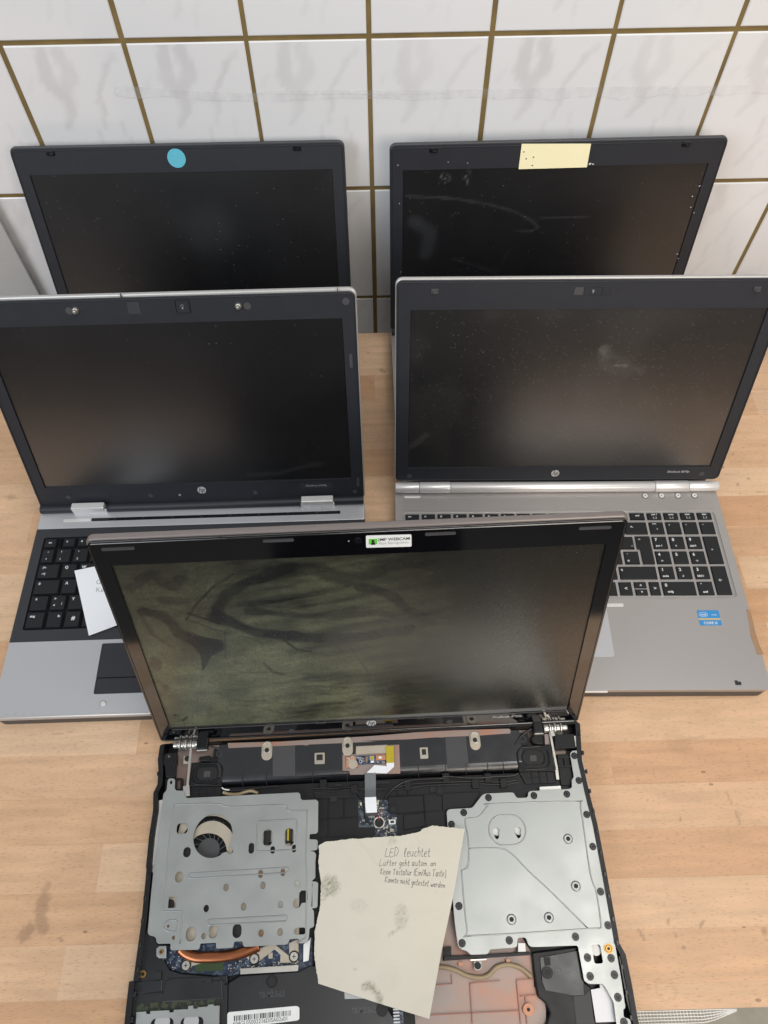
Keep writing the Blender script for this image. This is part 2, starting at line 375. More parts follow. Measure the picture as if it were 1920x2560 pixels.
def rrect(x0, x1, y0, y1, r, n=5):
    x0, x1 = sorted((x0, x1)); y0, y1 = sorted((y0, y1)); out = []
    for cx, cy, a0 in ((x1-r, y1-r, 0), (x0+r, y1-r, 90), (x0+r, y0+r, 180), (x1-r, y0+r, 270)):
        for i in range(n+1):
            a = R(a0+90*i/n); out.append((cx+r*math.cos(a), cy+r*math.sin(a)))
    return out
def rnd(poly, r, n=3):
    """round every corner of a polygon"""
    out = []; k = len(poly)
    for i in range(k):
        p = Vector(poly[i]); a = Vector(poly[i-1])-p; b = Vector(poly[(i+1) % k])-p
        if a.length < 1e-6 or b.length < 1e-6: continue
        d = min(r, a.length*.45, b.length*.45); A = p+a.normalized()*d; B = p+b.normalized()*d
        for j in range(n+1):
            t = j/n; q = A*(1-t)**2+p*2*t*(1-t)+B*t*t; out.append((q.x, q.y))
    return out
def smooth(pts, n=6, closed=False):
    P = [Vector(p) for p in pts]; out = []; k = len(P)
    for i in range(k if closed else k-1):
        if closed: a, b, c, d = P[i-1], P[i], P[(i+1) % k], P[(i+2) % k]
        else: a, b, c, d = P[max(i-1, 0)], P[i], P[i+1], P[min(i+2, k-1)]
        for j in range(n):
            t = j/n
            out.append(.5*((2*b)+(c-a)*t+(2*a-5*b+4*c-d)*t*t+(3*b-a-3*c+d)*t**3))
    if not closed: out.append(P[-1])
    return [tuple(o) for o in out]
def ell(c, rx, ry, n=20): return [(c[0]+rx*math.cos(2*math.pi*i/n), c[1]+ry*math.sin(2*math.pi*i/n)) for i in range(n)]
def box2(p): # two corner points -> x0,x1,y0,y1
    return (min(p[0][0], p[1][0]), max(p[0][0], p[1][0]), min(p[0][1], p[1][1]), max(p[0][1], p[1][1]))
def slot(p, r=None):
    x0, x1, y0, y1 = box2(p); r = min(x1-x0, y1-y0)/2*.98 if r is None else min(r, min(x1-x0, y1-y0)/2*.98)
    return rrect(x0, x1, y0, y1, r, 5)
def at3(pts, z): return [(a, b, z) for a, b in pts]
def seg_d(px, py, ax, ay, bx, by):
    dx, dy = bx-ax, by-ay; l = dx*dx+dy*dy
    t = 0 if l == 0 else max(0, min(1, ((px-ax)*dx+(py-ay)*dy)/l))
    return math.hypot(px-ax-t*dx, py-ay-t*dy)
def line_d(px, py, pts): return min(seg_d(px, py, *pts[i], *pts[i+1]) for i in range(len(pts)-1))
def inpoly(px, py, poly):
    c = False
    for i in range(len(poly)):
        (x1, y1), (x2, y2) = poly[i-1], poly[i]
        if (y1 > py) != (y2 > py) and px < (x2-x1)*(py-y1)/(y2-y1)+x1: c = not c
    return c
def ss(a, b, x):
    t = max(0, min(1, (x-a)/(b-a))); return t*t*(3-2*t)
def fbm(x, y, z=0, o=4): return noise.fractal(Vector((x, y, z)), 1.0, 2.0, o)
def grid_obj(name, xs, ys, place, fn, material, parent=None):
    me = bpy.data.meshes.new(name); nx, ny = len(xs), len(ys)
    vs = [place(x, y) for y in ys for x in xs]
    fs = [(j*nx+i, j*nx+i+1, (j+1)*nx+i+1, (j+1)*nx+i) for j in range(ny-1) for i in range(nx-1)]
    me.from_pydata(vs, [], fs); me.materials.append(material)
    at = me.attributes.new('dirt', 'FLOAT', 'POINT')
    at.data.foreach_set('value', [max(0.0, min(1.0, fn(x, y))) for y in ys for x in xs])
    me.update(); o = bpy.data.objects.new(name, me); scene.collection.objects.link(o)
    if parent: o.parent = parent
    return o
def lsp(a, b, n): return [a+(b-a)*i/(n-1) for i in range(n)]

# ------------------------------------------------------------------ the setting: wall, bench, floor
WY, TW, TH, TX, TZ = .80, .12562, .17314, .0009, .3530
def tile_print(u, v):
    """the marbling printed alike on every tile; u 0..1 across, v 0..1.38 up"""
    wu = u+.035*fbm(u*4, v*4, 2, 3)+.01*fbm(u*18, v*18, 4, 2); wv = v+.05*fbm(u*3, v*3, 9, 3)
    d = 0
    for pts, w0, a in (([(.30, 1.36), (.27, 1.15), (.33, .98)], .060, 1.0), ([(.46, 1.36), (.47, 1.15), (.40, 1.0), (.37, .85)], .055, .95), ([(.36, .95), (.34, .8), (.30, .68)], .030, .8),
                      ([(.82, 1.22), (.72, 1.08), (.66, .9), (.68, .78)], .022, .9), ([(.68, .80), (.62, .66)], .018, .6), ([(.93, 1.32), (.80, 1.2)], .020, .6),
                      ([(.55, .60), (.58, .40), (.50, .20)], .020, .55), ([(.80, .72), (.84, .5), (.86, .30)], .020, .5), ([(.25, .45), (.22, .2)], .014, .35), ([(.12, 1.1), (.05, 1.02)], .02, .35), ([(.70, .30), (.64, .1)], .016, .35)):
        e = line_d(wu, wv, pts)/w0
        if e < 1.6: d = max(d, a*(1-ss(.55, 1.5, e)))
    return d
def build_wall():
    mb = MB(); g = .0026; NU, NV = 26, 36; vals = []
    pr = [tile_print(i/(NU-1), 1.378*j/(NV-1)) for j in range(NV) for i in range(NU)]
    for i in range(-8, 8):
        for j in range(-4, 5):
            x0 = TX+i*TW+g; x1 = TX+(i+1)*TW-g; z1 = TZ+j*TH-g; z0 = TZ+(j-1)*TH+g
            dx = random.uniform(-.0004, .0004); y = WY+random.uniform(-.0002, .0002); c = .0011
            x0 += dx; x1 += dx
            mb.add([(x0,y+.004,z0),(x1,y+.004,z0),(x1,y+.004,z1),(x0,y+.004,z1),(x0,y+.0008,z0),(x1,y+.0008,z0),(x1,y+.0008,z1),(x0,y+.0008,z1),
                    (x0+c,y,z0+c),(x1-c,y,z0+c),(x1-c,y,z1-c),(x0+c,y,z1-c)],
                   [(0,1,5,4),(1,2,6,5),(2,3,7,6),(3,0,4,7),(4,5,9,8),(5,6,10,9),(6,7,11,10),(7,4,8,11)])
            vals += [0]*12
            hi = -5 <= i <= 5 and -2 <= j <= 2; nu, nv = (NU, NV) if hi else (2, 2)
            mb.add([(x0+c+(x1-x0-2*c)*a/(nu-1), y, z0+c+(z1-z0-2*c)*b/(nv-1)) for b in range(nv) for a in range(nu)], [(b*nu+a, b*nu+a+1, (b+1)*nu+a+1, (b+1)*nu+a) for b in range(nv-1) for a in range(nu-1)])
            vals += pr if hi else [.1]*4
    n0 = len(mb.v)
    mb.add([(-1.01, WY+.0015, -.8), (1.01, WY+.0015, -.8), (1.01, WY+.0015, 1.06), (-1.01, WY+.0015, 1.06)], [(0, 1, 2, 3)], 1)
    mb.box(-1.01, 1.01, WY+.004, WY+.06, -.8, 1.06, 1)
    vals += [0]*(len(mb.v)-n0)
    o = mb.build('tiled_wall', ['tile', 'grout'])
    at = o.data.attributes.new('print', 'FLOAT', 'POINT'); at.data.foreach_set('value', vals)
    tag(o, 'wall of white marbled glazed tiles with olive brown grout behind the laptops', 'wall')
build_wall()

# wood stains: grey smudges on the left, dark nicks, a pale ring
STAINS = [([(-0.3102,0.0489),(-0.31,0.0316),(-0.3058,0.0253)], .006, .5), ([(-0.3214,0.0195),(-0.3182,0.024)], .006, .55), ([(-0.2893,0.0173),(-0.2871,0.0151)], .0012, .6),
  ([(-0.3093,0.0582),(-0.3112,0.0505)], .004, .35), ([(0.2193,0.0113),(0.2229,0.0031)], .0011, .6), ([(0.2735,0.0122),(0.2773,0.0161)], .0013, .55),
  ([(0.247,0.0184),(0.2463,0.0153)], .0012, .6), ([(0.251,0.0066),(0.2513,0.0063)], .0014, .6), ([(0.2551,-0.0031),(0.2554,-0.0031)], .0012, .7), ([(0.3285,0.0072),(0.3298,0.0078)], .003, .5),
  ([(0.007,0.6687),(0.008,0.6679)], .0022, .75), ([(0.0096,0.6651),(0.0123,0.6657)], .0012, .7), ([(-0.0103,0.7002),(-0.0098,0.7002)], .0016, .45), ([(-0.0078,0.6467),(-0.0046,0.6466)], .003, .2),
  ([(0.422,0.4989),(0.4226,0.4995)], .0018, .75), ([(0.4486,0.4817),(0.4489,0.4811)], .0015, .7), ([(0.4336,0.4751),(0.4333,0.4722)], .0013, .7), ([(0.4324,0.4603),(0.4328,0.4597)], .001, .7), ([(0.4522,0.462),(0.4639,0.4611)], .0008, .5),
  ([(0.4395,0.5182),(0.4398,0.5176)], .0012, .6), ([(0.4265,0.3757),(0.4268,0.3751)], .001, .6), ([(0.422,0.3491),(0.4224,0.349)], .001, .6),
  ([(-0.4441,0.4794),(-0.4402,0.4793)], .004, .35), ([(0.29,0.1757),(0.2926,0.1697)], .012, .16), ([(0.2893,0.1729),(0.3182,0.1769)], .0012, .3),
  ([(0.25,0.1184),(0.2502,0.1177)], .001, .6), ([(0.2767,0.1017),(0.2769,0.101)], .001, .6), ([(0.3308,0.1057),(0.3317,0.0951)], .001, .5), ([(0.3261,0.1238),(0.3289,0.1129)], .001, .4),
  ([(-0.3016,0.2851),(-0.3011,0.2847)], .0012, .5), ([(-0.281,0.2264),(-0.2785,0.212)], .0007, .35), ([(-0.3141,0.1968),(-0.3376,0.1942)], .0006, .45), ([(0.2263,-0.0264),(0.2363,-0.0278),(0.2421,-0.0319),(0.2408,-0.0376),(0.2316,-0.041),(0.2257,-0.0372),(0.2258,-0.0287)], .0013, .16)]
def stain(x, y):
    if not (-.5 < x < .5): return 0
    v = 0
    for pts, r, a in STAINS:
        if abs(x-pts[0][0]) > .09 or abs(y-pts[0][1]) > .09: continue
        d = line_d(x, y, pts)
        if d < r*1.8: v = max(v, .7*a*(1-ss(r*.5, r*1.3, d*(1+.5*fbm(x*300, y*300)))))
    return v
def build_table():
    t = empty('workbench', (0, .345, 0)); tag(t, 'beech stave workbench carrying all the open laptops', 'workbench')
    xs = [-1.0, -.75]+lsp(-.5, .5, 620)+[.75, 1.0]; ys = lsp(-.047, .737, 480)
    grid_obj('tabletop', xs, ys, lambda x, y: (x, y-.345, 0), stain, M['wood'], t)
    mb = MB(); mb.add([(-1,-.047-.345,0),(1,-.047-.345,0),(1,-.047-.345,-.03),(-1,-.047-.345,-.03),(-1,.392,0),(1,.392,0),(1,.392,-.03),(-1,.392,-.03)],
                      [(0,3,2,1),(4,5,6,7),(0,4,7,3),(1,2,6,5),(3,7,6,2)])
    mb.build('table_edge', 'wood', t)
    for x in (-.93, .93):
        for y in (-.33, .33):
            MB().box(x-.03, x+.03, y-.03, y+.03, -.75, -.03).build('leg', 'wood', t)
build_table()
mb = MB(); mb.add([(-4, -4, -.75), (4, -4, -.75), (4, 1, -.75), (-4, 1, -.75)], [(0, 1, 2, 3)])
tag(mb.build('floor', 'floor'), kind='structure')

# ------------------------------------------------------------------ laptops: shared pieces
def lid_parts(root, W, v0, v1, T, lean, sw, sh, vb, shell, bezel, screen_mat, dirt, thick=.0065, rad=.006, lip=.0012, res=(150, 84), rim=.0016):
    F = lambda a, b, n: (a, -n, b)
    mb = MB(); mb.prism(rrect(-W/2-rim*.3, W/2+rim*.3, v0, v1+rim, rad+.001, 6), -thick, -.0022, f=F)
    lid = mb.build('lid', [shell, 'dark_lid_back'], root, bevel=.0012)
    for p_ in lid.data.polygons: p_.material_index = 1 if p_.normal.y > .9 else 0; lid.location = (0, 0, T); lid.rotation_euler = (-lean, 0, 0)
    mb = MB()
    hole = [(-sw/2, vb), (sw/2, vb), (sw/2, vb+sh), (-sw/2, vb+sh)]
    mb.prism(rrect(-W/2+.0006, W/2-.0006, v0+.0008, v1, rad, 6), -.0022, 0, holes=[hole], f=F)
    bz = mb.build('bezel', bezel, lid)
    # raised outer lip
    mb = MB(); p = rrect(-W/2+.002, W/2-.002, v0+.0022, v1-.0014, rad-.001, 6)
    mb.tube([(a, -.0001, b) for a, b in p], .0006, 6, closed=True, upv=(0, 1, 0)); mb.build('rim', bezel, lid)
    grid_obj('screen_panel', lsp(-sw/2-.0005, sw/2+.0005, res[0]), lsp(vb-.0005, vb+sh+.0005, res[1]), lambda x, y: (x, .0016, y), dirt, screen_mat, lid)
    return lid
def disc(lid, name, c, r, m, h=.0006, ry=None, bevel=0):
    mb = MB(); mb.cyl((c[0], 0.0, c[1]), r, h, 'y', 24, ry=ry); return mb.build(name, m, lid, bevel)
def pill(lid, name, c, l, h, m, t=.0008, vertical=False):
    a, b = (l/2, h/2) if not vertical else (h/2, l/2)
    mb = MB(); mb.prism(rrect(c[0]-a, c[0]+a, c[1]-b, c[1]+b, h/2*.98), 0, t, f=lambda x, y, n: (x, -n, y)); return mb.build(name, m, lid)
def round_logo(lid, c, r, dark, squash=1.0):
    mb = MB(); mb.cyl((c[0], 0, c[1]), r, .0004, 'y', 32, ry=r*squash, mi=0)
    y = -.00055; s = r/1.0
    def bar(pts, w):
        for i in range(len(pts)-1):
            (x0, z0), (x1, z1) = pts[i], pts[i+1]; d = Vector((x1-x0, z1-z0)); n = Vector((-d.y, d.x)).normalized()*w/2; e = d.normalized()*w*.35
            q = [(x0-n.x-e.x, z0-n.y-e.y), (x1-n.x+e.x, z1-n.y+e.y), (x1+n.x+e.x, z1+n.y+e.y), (x0+n.x-e.x, z0+n.y-e.y)]
            mb.add([(c[0]+a*s, y, c[1]+b*s*squash) for a, b in q], [(0, 1, 2, 3)], 1)
    bar([(-.62, -.5), (-.22, .98)], .15); bar([(-.45, .18), (-.12, .22), (-.02, .08), (-.17, -.5)], .14)
    bar([(-.02, -.98), (.36, .42)], .15); bar([(.3, .25), (.6, .22), (.66, .05), (.52, -.42), (.12, -.44)], .14)
    return mb.build('logo', ['logo', dark], lid)
def no_dirt(x, y): return .0

def keyrow(root, y1, y0, x, keys, z0, z1, gap, ins, insb=None, size=.0041, mats=('key', 'legend'), bev=.0004, base_y=None):
    """keys: list of (width, legends) ; legends: list of (text, fx, fy, size factor)"""
    for wd, leg in keys:
        if leg is not None:
            mb = MB(); mb.key(x+gap/2, x+wd-gap/2, y0, y1, z0, z1, ins, insb)
            k = mb.build('key', list(mats), root, bev)
            if leg:
                t = MB()
                for (s, fx, fy, sf) in leg:
                    t.text(s, (x+gap/2+ins+(wd-gap-2*ins)*fx, y0+(insb or ins)+(y1-y0-ins-(insb or ins))*fy, z1+.00006), size*sf, mi=1, bold=.035)
                # legend joins the key's own mesh
                me = k.data; vs = [tuple(v.co) for v in me.vertices]+t.v; o = len(me.vertices)
                fs = [tuple(p.vertices) for p in me.polygons]+[tuple(o+i for i in f) for f in t.f]; mi = [0]*len(me.polygons)+[1]*len(t.f)
                m2 = bpy.data.meshes.new('key'); m2.from_pydata(vs, [], fs)
                for m in mats: m2.materials.append(M[m])
                for p, q in zip(m2.polygons, mi): p.material_index = q
                k.data = m2; bpy.data.meshes.remove(me)
        x += wd

# ------------------------------------------------------------------ FRONT RIGHT silver laptop
SCR = attr_mat('matte_screen_dusty', (12, 12, 14), (120, 118, 112), .30, .6, speck=.34, speck_scale=420, spec=.5, ior=2.25)
SCR_CLEAN = attr_mat('matte_screen_clean', (9, 9, 11), (110, 110, 110), .28, .6, speck=.05, speck_scale=420, spec=.5, ior=2.25)
SCR_BACK = attr_mat('matte_screen_few_specks', (11, 12, 15), (120, 125, 130), .33, .6, speck=.12, speck_scale=300, spec=.5, ior=1.8)
def silver_deck(root, W, D, T, detailed=True):
    mb = MB(); mb.prism(rrect(-W/2, W/2, -D, .004, .007), .003, .0175)
    mb.build('bottom_case', 'dark_base', root, .001)
    mb = MB()
    hole = [[(-0.1779,-0.0321)], [(0.1747,-0.0329)], [(0.1775,-0.1397)]]
    hx0, hx1, hy1, hy0 = -.178, .1772, -.0325, -.1405
    mb.prism(rrect(-W/2, W/2, -D, -.002, .006), .0175, T, holes=[rrect(hx0, hx1, hy0, hy1, .005)])
    pr = mb.build('palm_rest', 'alu', root, .0008)
    mb = MB(); mb.prism(rrect(hx0-.0002, hx1+.0002, hy0-.0002, hy1+.0002, .005), .0178, T-.0008)
    kb = mb.build('keyboard', 'alu', root)
    mb = MB(); mb.tube(at3(rrect(hx0+.0012, hx1-.0012, hy0+.0012, hy1-.0012, .0045), T-.0008), .0003, 5, closed=True); mb.build('trim', 'groove', kb)
    return kb
def silver_laptop():
    x, y, yaw, lean = .2054, .4586, R(-1.21), R(17.37)
    W, D, T = .373, .240, .024
    root = empty('laptop', (x, y, 0), yaw)
    tag(root, 'open silver laptop at front right with grey island keyboard, numeric keypad and a dusty screen', 'laptop', 'laptops open on the workbench')
    kb = silver_deck(root, W, D, T)
    z0, z1 = T-.0008, T+.0011; g = .0026; P = .019; X0 = -.1765
    kw = dict(z0=z0, z1=z1, gap=g, ins=.0006)
    a = lambda s: [(s, .5, .7, .8)]
    fr = [(P, [('esc', .3, .6, .75)])]
    for i in range(1, 13): fr.append((.01795, [('f%d' % i, .25, .6, .75)]))
    # top row
    pw = .0181
    row = [(.0186, [('esc', .3, .6, .72)])]+[(pw, [('f%d' % i, .25, .62, .72)]) for i in range(1, 13)]+[(.0197, [('druck', .5, .6, .7)]), (.0195, [('entf', .5, .6, .7)])]
    keyrow(kb, -.0345, -.0435, X0, row, **kw)
    XN = .0985
    nb = lambda s: [(s, .5, .76, .72), ('[__]', .5, .22, .6)]
    keyrow(kb, -.0345, -.0435, XN, [(P, nb('pos 1')), (P, nb('ende')), (P, nb('bild+')), (P, nb('bild-'))], **kw)
    R2 = [(P, [(c, .2, .72, .9)]) for c in '^1234567890']+[(P, [('ß', .2, .72, .9)]), (P, [("'", .2, .72, .9)]), (.2750-P*13, [('<-', .3, .6, .9)])]
    keyrow(kb, -.0465, -.0622, X0, R2, **kw)
    keyrow(kb, -.0465, -.0622, XN, [(P, [('num', .35, .85, .62), ('↓', .5, .4, .6)]), (P, [('+', .2, .75, .8)]), (P, [('*', .2, .75, .9)]), (P, [('–', .2, .78, .8)])], **kw)
    R3 = [(P*1.5, [('tab', .2, .4, .7)])]+[(P, [(c, .2, .75, .95)]) for c in 'QWERTZUIOPÜ']+[(P, [('+', .2, .75, .9), ('_', .85, .2, .9)])]
    keyrow(kb, -.0652, -.0810, X0, R3, **kw)
    R4 = [(P*1.65, [('o', .2, .4, .7)])]+[(P, [(c, .2, .75, .95)]) for c in 'ASDFGHJKLÖÄ']+[(P, [("'", .2, .8, .9), ('#', .2, .22, .8)])]
    keyrow(kb, -.0838, -.0996, X0, R4, **kw)
    # two-row enter key
    ex0, ex1, em = .0813, .0973, .0846
    mb = MB(); mb.prism([(em, -.0996), (ex1, -.0996), (ex1, -.0652), (ex0, -.0652), (ex0, -.0810), (em, -.0810)], z0, z1)
    mb.text('←', (.0855, -.069, z1+.00006), .0036, mi=1, bold=.02)
    mb.build('key', ['key', 'legend'], kb)
    R5 = [(P*1.2, [('^', .2, .7, .9)])]+[(P, [(c, .2, .75, .95)]) for c in '<YXCVBNM,.-']+[(.2750-P*12.2, [('↑', .06, .72, 1.0)])]
    keyrow(kb, -.1024, -.1180, X0, R5, **kw)
    keyrow(kb, -.1210, -.1370, X0, [(P*1.25, [('strg', .3, .3, .7)]), (P, [('fn', .3, .3, .7)]), (P, [('H', .5, .5, .8)]), (P, [('alt', .3, .3, .7)]), (P*5, []), (P*1.3, [('alt gr', .3, .3, .7)]), (P*1.47, [('strg', .3, .3, .7)])], **kw)
    ax = X0+P*10.91
    ax = .0520
    keyrow(kb, -.1210, -.1370, ax, [(.0165, [('<', .5, .5, 1.3)])], **kw)
    keyrow(kb, -.1210, -.1284, ax+.0165, [(.0160, [('^', .5, .4, 1.2)])], **kw)
    keyrow(kb, -.1296, -.1370, ax+.0165, [(.0160, [('v', .5, .5, 1.0)])], **kw)
    keyrow(kb, -.1210, -.1370, ax+.0325, [(.0140, [('>', .5, .5, 1.3)])], **kw)
    nk = lambda d, s: [(d, .22, .74, 1.2), (s, .35, .2, .8)]
    keyrow(kb, -.0652, -.0810, XN, [(P, nk('7', 'pos 1')), (P, nk('8', '↑')), (P, nk('9', 'bild↑'))], **kw)
    keyrow(kb, -.0838, -.0996, XN, [(P, nk('4', '←')), (P, nk('5', '')), (P, nk('6', '→'))], **kw)
    keyrow(kb, -.1024, -.1180, XN, [(P, nk('1', 'ende')), (P, nk('2', '↓')), (P, nk('3', 'bild↓'))], **kw)
    keyrow(kb, -.1210, -.1370, XN, [(P*2, [('0', .1, .74, 1.2), ('einfg', .2, .2, .8)]), (P, [(',', .22, .84, 1.2), ('entf', .4, .2, .8)])], **kw)
    keyrow(kb, -.0652, -.0996, XN+3*P, [(P, [('+', .4, .5, .9)])], **kw)
    keyrow(kb, -.1024, -.1370, XN+3*P, [(P, [('←', .4, .5, 1.1)])], **kw)
    # raised speaker ridge line, power bar, touch buttons
    MB().box(-.178, .178, -.0292, -.0286, T-.0002, T+.0003).build('deck_step', 'alu', root)
    mb = MB(); mb.prism(rrect(-.176, -.157, -.0125, -.0095, .0012), T-.001, T+.0007); mb.build('power_button', 'hingesilver', root, .0003)
    for bx in (.103, .122, .141, .160):
        mb = MB(); mb.cyl((bx, -.0112, T-.001), .0038, .0014); bt = mb.build('round_button', 'rubber', root, .0004)
        mb = MB(); mb.cyl((bx, -.0112, T-.0008), .0031, .0016, mi=0); mb.cyl((bx, -.0112, T-.0008), .0006, .00195, seg=10, mi=1); mb.build('button_cap', ['hingesilver', 'ink'], bt, .0003)
    # touchpad (mostly behind the near laptop's screen)
    mb = MB(); mb.prism(rrect(-.075, .036, -.205, -.146, .003), T-.001, T+.0002); mb.build('touchpad', 'alu2', root, .0002)
    mb = MB(); mb.prism(rrect(.036, .0545, -.1498, -.1462, .0012), T-.001, T+.0006); mb.build('scroll_bar', 'hingesilver', root, .0002)
    # processor sticker
    st = MB(); st.prism(rrect(.1305, .1535, -.1715, -.1545, .0012), T, T+.00015, mi=0)
    st.box(.1307, .1533, -.1655, -.1635, T+.0001, T+.0002, 2)
    st.tube(at3(ell((.1365, -.1592), .0046, .0026, 24), T+.0002), .00022, 4, mi=1, closed=True)
    st.text('intel', (.1365, -.1592, T+.00025), .0036, mi=1, bold=.02); st.text('inside', (.1478, -.1595, T+.00025), .0026, mi=1)
    st.text('CORE i5', (.142, -.1688, T+.00025), .0040, mi=1, bold=.02)
    st.build('sticker', ['blue', 'legend', 'gold'], root)
    mb = MB(); mb.prism([(0.1828,-0.1541),(0.1853,-0.1536),(0.1869,-0.1564),(0.1866,-0.1687),(0.1857,-0.1775),(0.1865,-0.1936),(0.1881,-0.2034),(0.1815,-0.2038),(0.1809,-0.1936),(0.1798,-0.1837),(0.1823,-0.1687)], T, T+.0002); mb.build('tape_residue', 'brownres', root)
    mb = MB(); mb.box(.1515, .1575, -.2352, -.2318, T, T+.0003); mb.box(.1515, .1545, -.2318, -.2305, T, T+.0003); mb.build('lock_mark', 'ink', root)
    mb = MB(); mb.box(-.03, .004+.02, -D-.0012, -D+.001, .0190, .0215); mb.build('front_catch', 'hingesilver', root, .0004)
    # lid
    def dirt(px, pz):
        v = .035*ss(-.1, .4, fbm(px*9, pz*9, 3))+.008
        # finger mark
        p = [(0.0212,0.1804),(0.0277,0.1765),(0.0384,0.1698),(0.0516,0.1631),(0.065,0.1557)]
        d = line_d(px, pz, p); wv = .0045+.002*math.sin((px)*300)
        v += .11*(1-ss(wv*.6, wv*1.3, d))*(.6+.8*fbm(px*260, pz*260))
        a = [(0.0226,0.1791)][0]; e = math.hypot((px-a[0])/1.1, pz-a[1]); v += .13*(1-ss(.002, .0075, e))*(.7+.6*fbm(px*300, pz*300))
        p = [(0.0238,0.1726),(0.0271,0.1619),(0.0388,0.1565),(0.0536,0.1536)]; v += .06*(1-ss(.003, .008, line_d(px, pz, p)))
        p = [(0.0379,0.161),(0.0515,0.1609)]; v += .5*(1-ss(.0003, .0009, line_d(px, pz, p)))
        p = [(-0.1681,0.0611),(-0.1531,0.0751)]; v += .08*(1-ss(.002, .006, line_d(px, pz, p)+.002*fbm(px*90, pz*90)))
        return v
    lid = lid_parts(root, W, .0115, .2536, T, lean, .3445, .1937, .0307, 'lid_edge', 'bezel', SCR, dirt, thick=.0070, rim=.0016)
    round_logo(lid, (-.003, .0225), .0046, 'ink')
    mb = MB(); mb.text('EliteBook 8570p', (.1375, -.0002, .0235), .0038, yd=(0, 0, 1), shear=.25, bold=.01); mb.build('lettering', 'logo', lid)
    mb = MB(); mb.prism([(-.018, .239), (.0165, .239), (.0165, .2465), (-.017, .2465)], 0, .0004, f=lambda a, b, n: (a, -n, b)); wc = mb.build('webcam_slider', 'rubber', lid)
    MB().box(-.0085, .0165, -.0007, 0, .2392, .2464).build('slider_slot', 'void', wc)
    mb = MB(); mb.box(-.0085, .0082, -.0012, 0, .2395, .2462); mb.box(.0088, .0160, -.0010, 0, .2395, .2462); mb.tube([(a, -.0013, b) for a, b in ell((.0, .2435), .0008, .0008, 10)], .00018, 4, mi=1, closed=True, upv=(0, 1, 0)); mb.box(-.0002, .0002, -.0014, -.0012, .2410, .2427, 1)
    mb.build('slider_tab', ['bezel', 'legend'], wc, .0001)
    for hx in (-.1495, .1545):
        MB().box(hx-.0035, hx+.0035, -.0012, 0, .2415, .2462).box(hx-.002, hx+.003, -.0028, 0, .2418, .2438).build('latch_hook', 'rubber', lid, .0003)
    for c in ((-.0465, .243), (-.0255, .243), (.0245, .243)): disc(lid, 'microphone_hole', c, .0007, 'void', .0002)
    for c in ((-.170, .0195), (.165, .0205)): disc(lid, 'bumper', c, .0030, 'rubber', .0004)
    # hinge tube
    for a, b, r in ((-.186, -.1585, .0062), (-.1582, -.1225, .0066), (-.1222, .1135, .0062), (.1138, .1525, .0066), (.1528, .1865, .0062)):
        mb = MB(); mb.cyl((a, -.0012, T+.0050), r, b-a, 'x', 32); mb.build('hinge_tube', 'hingesilver', root, .0004)
silver_laptop()

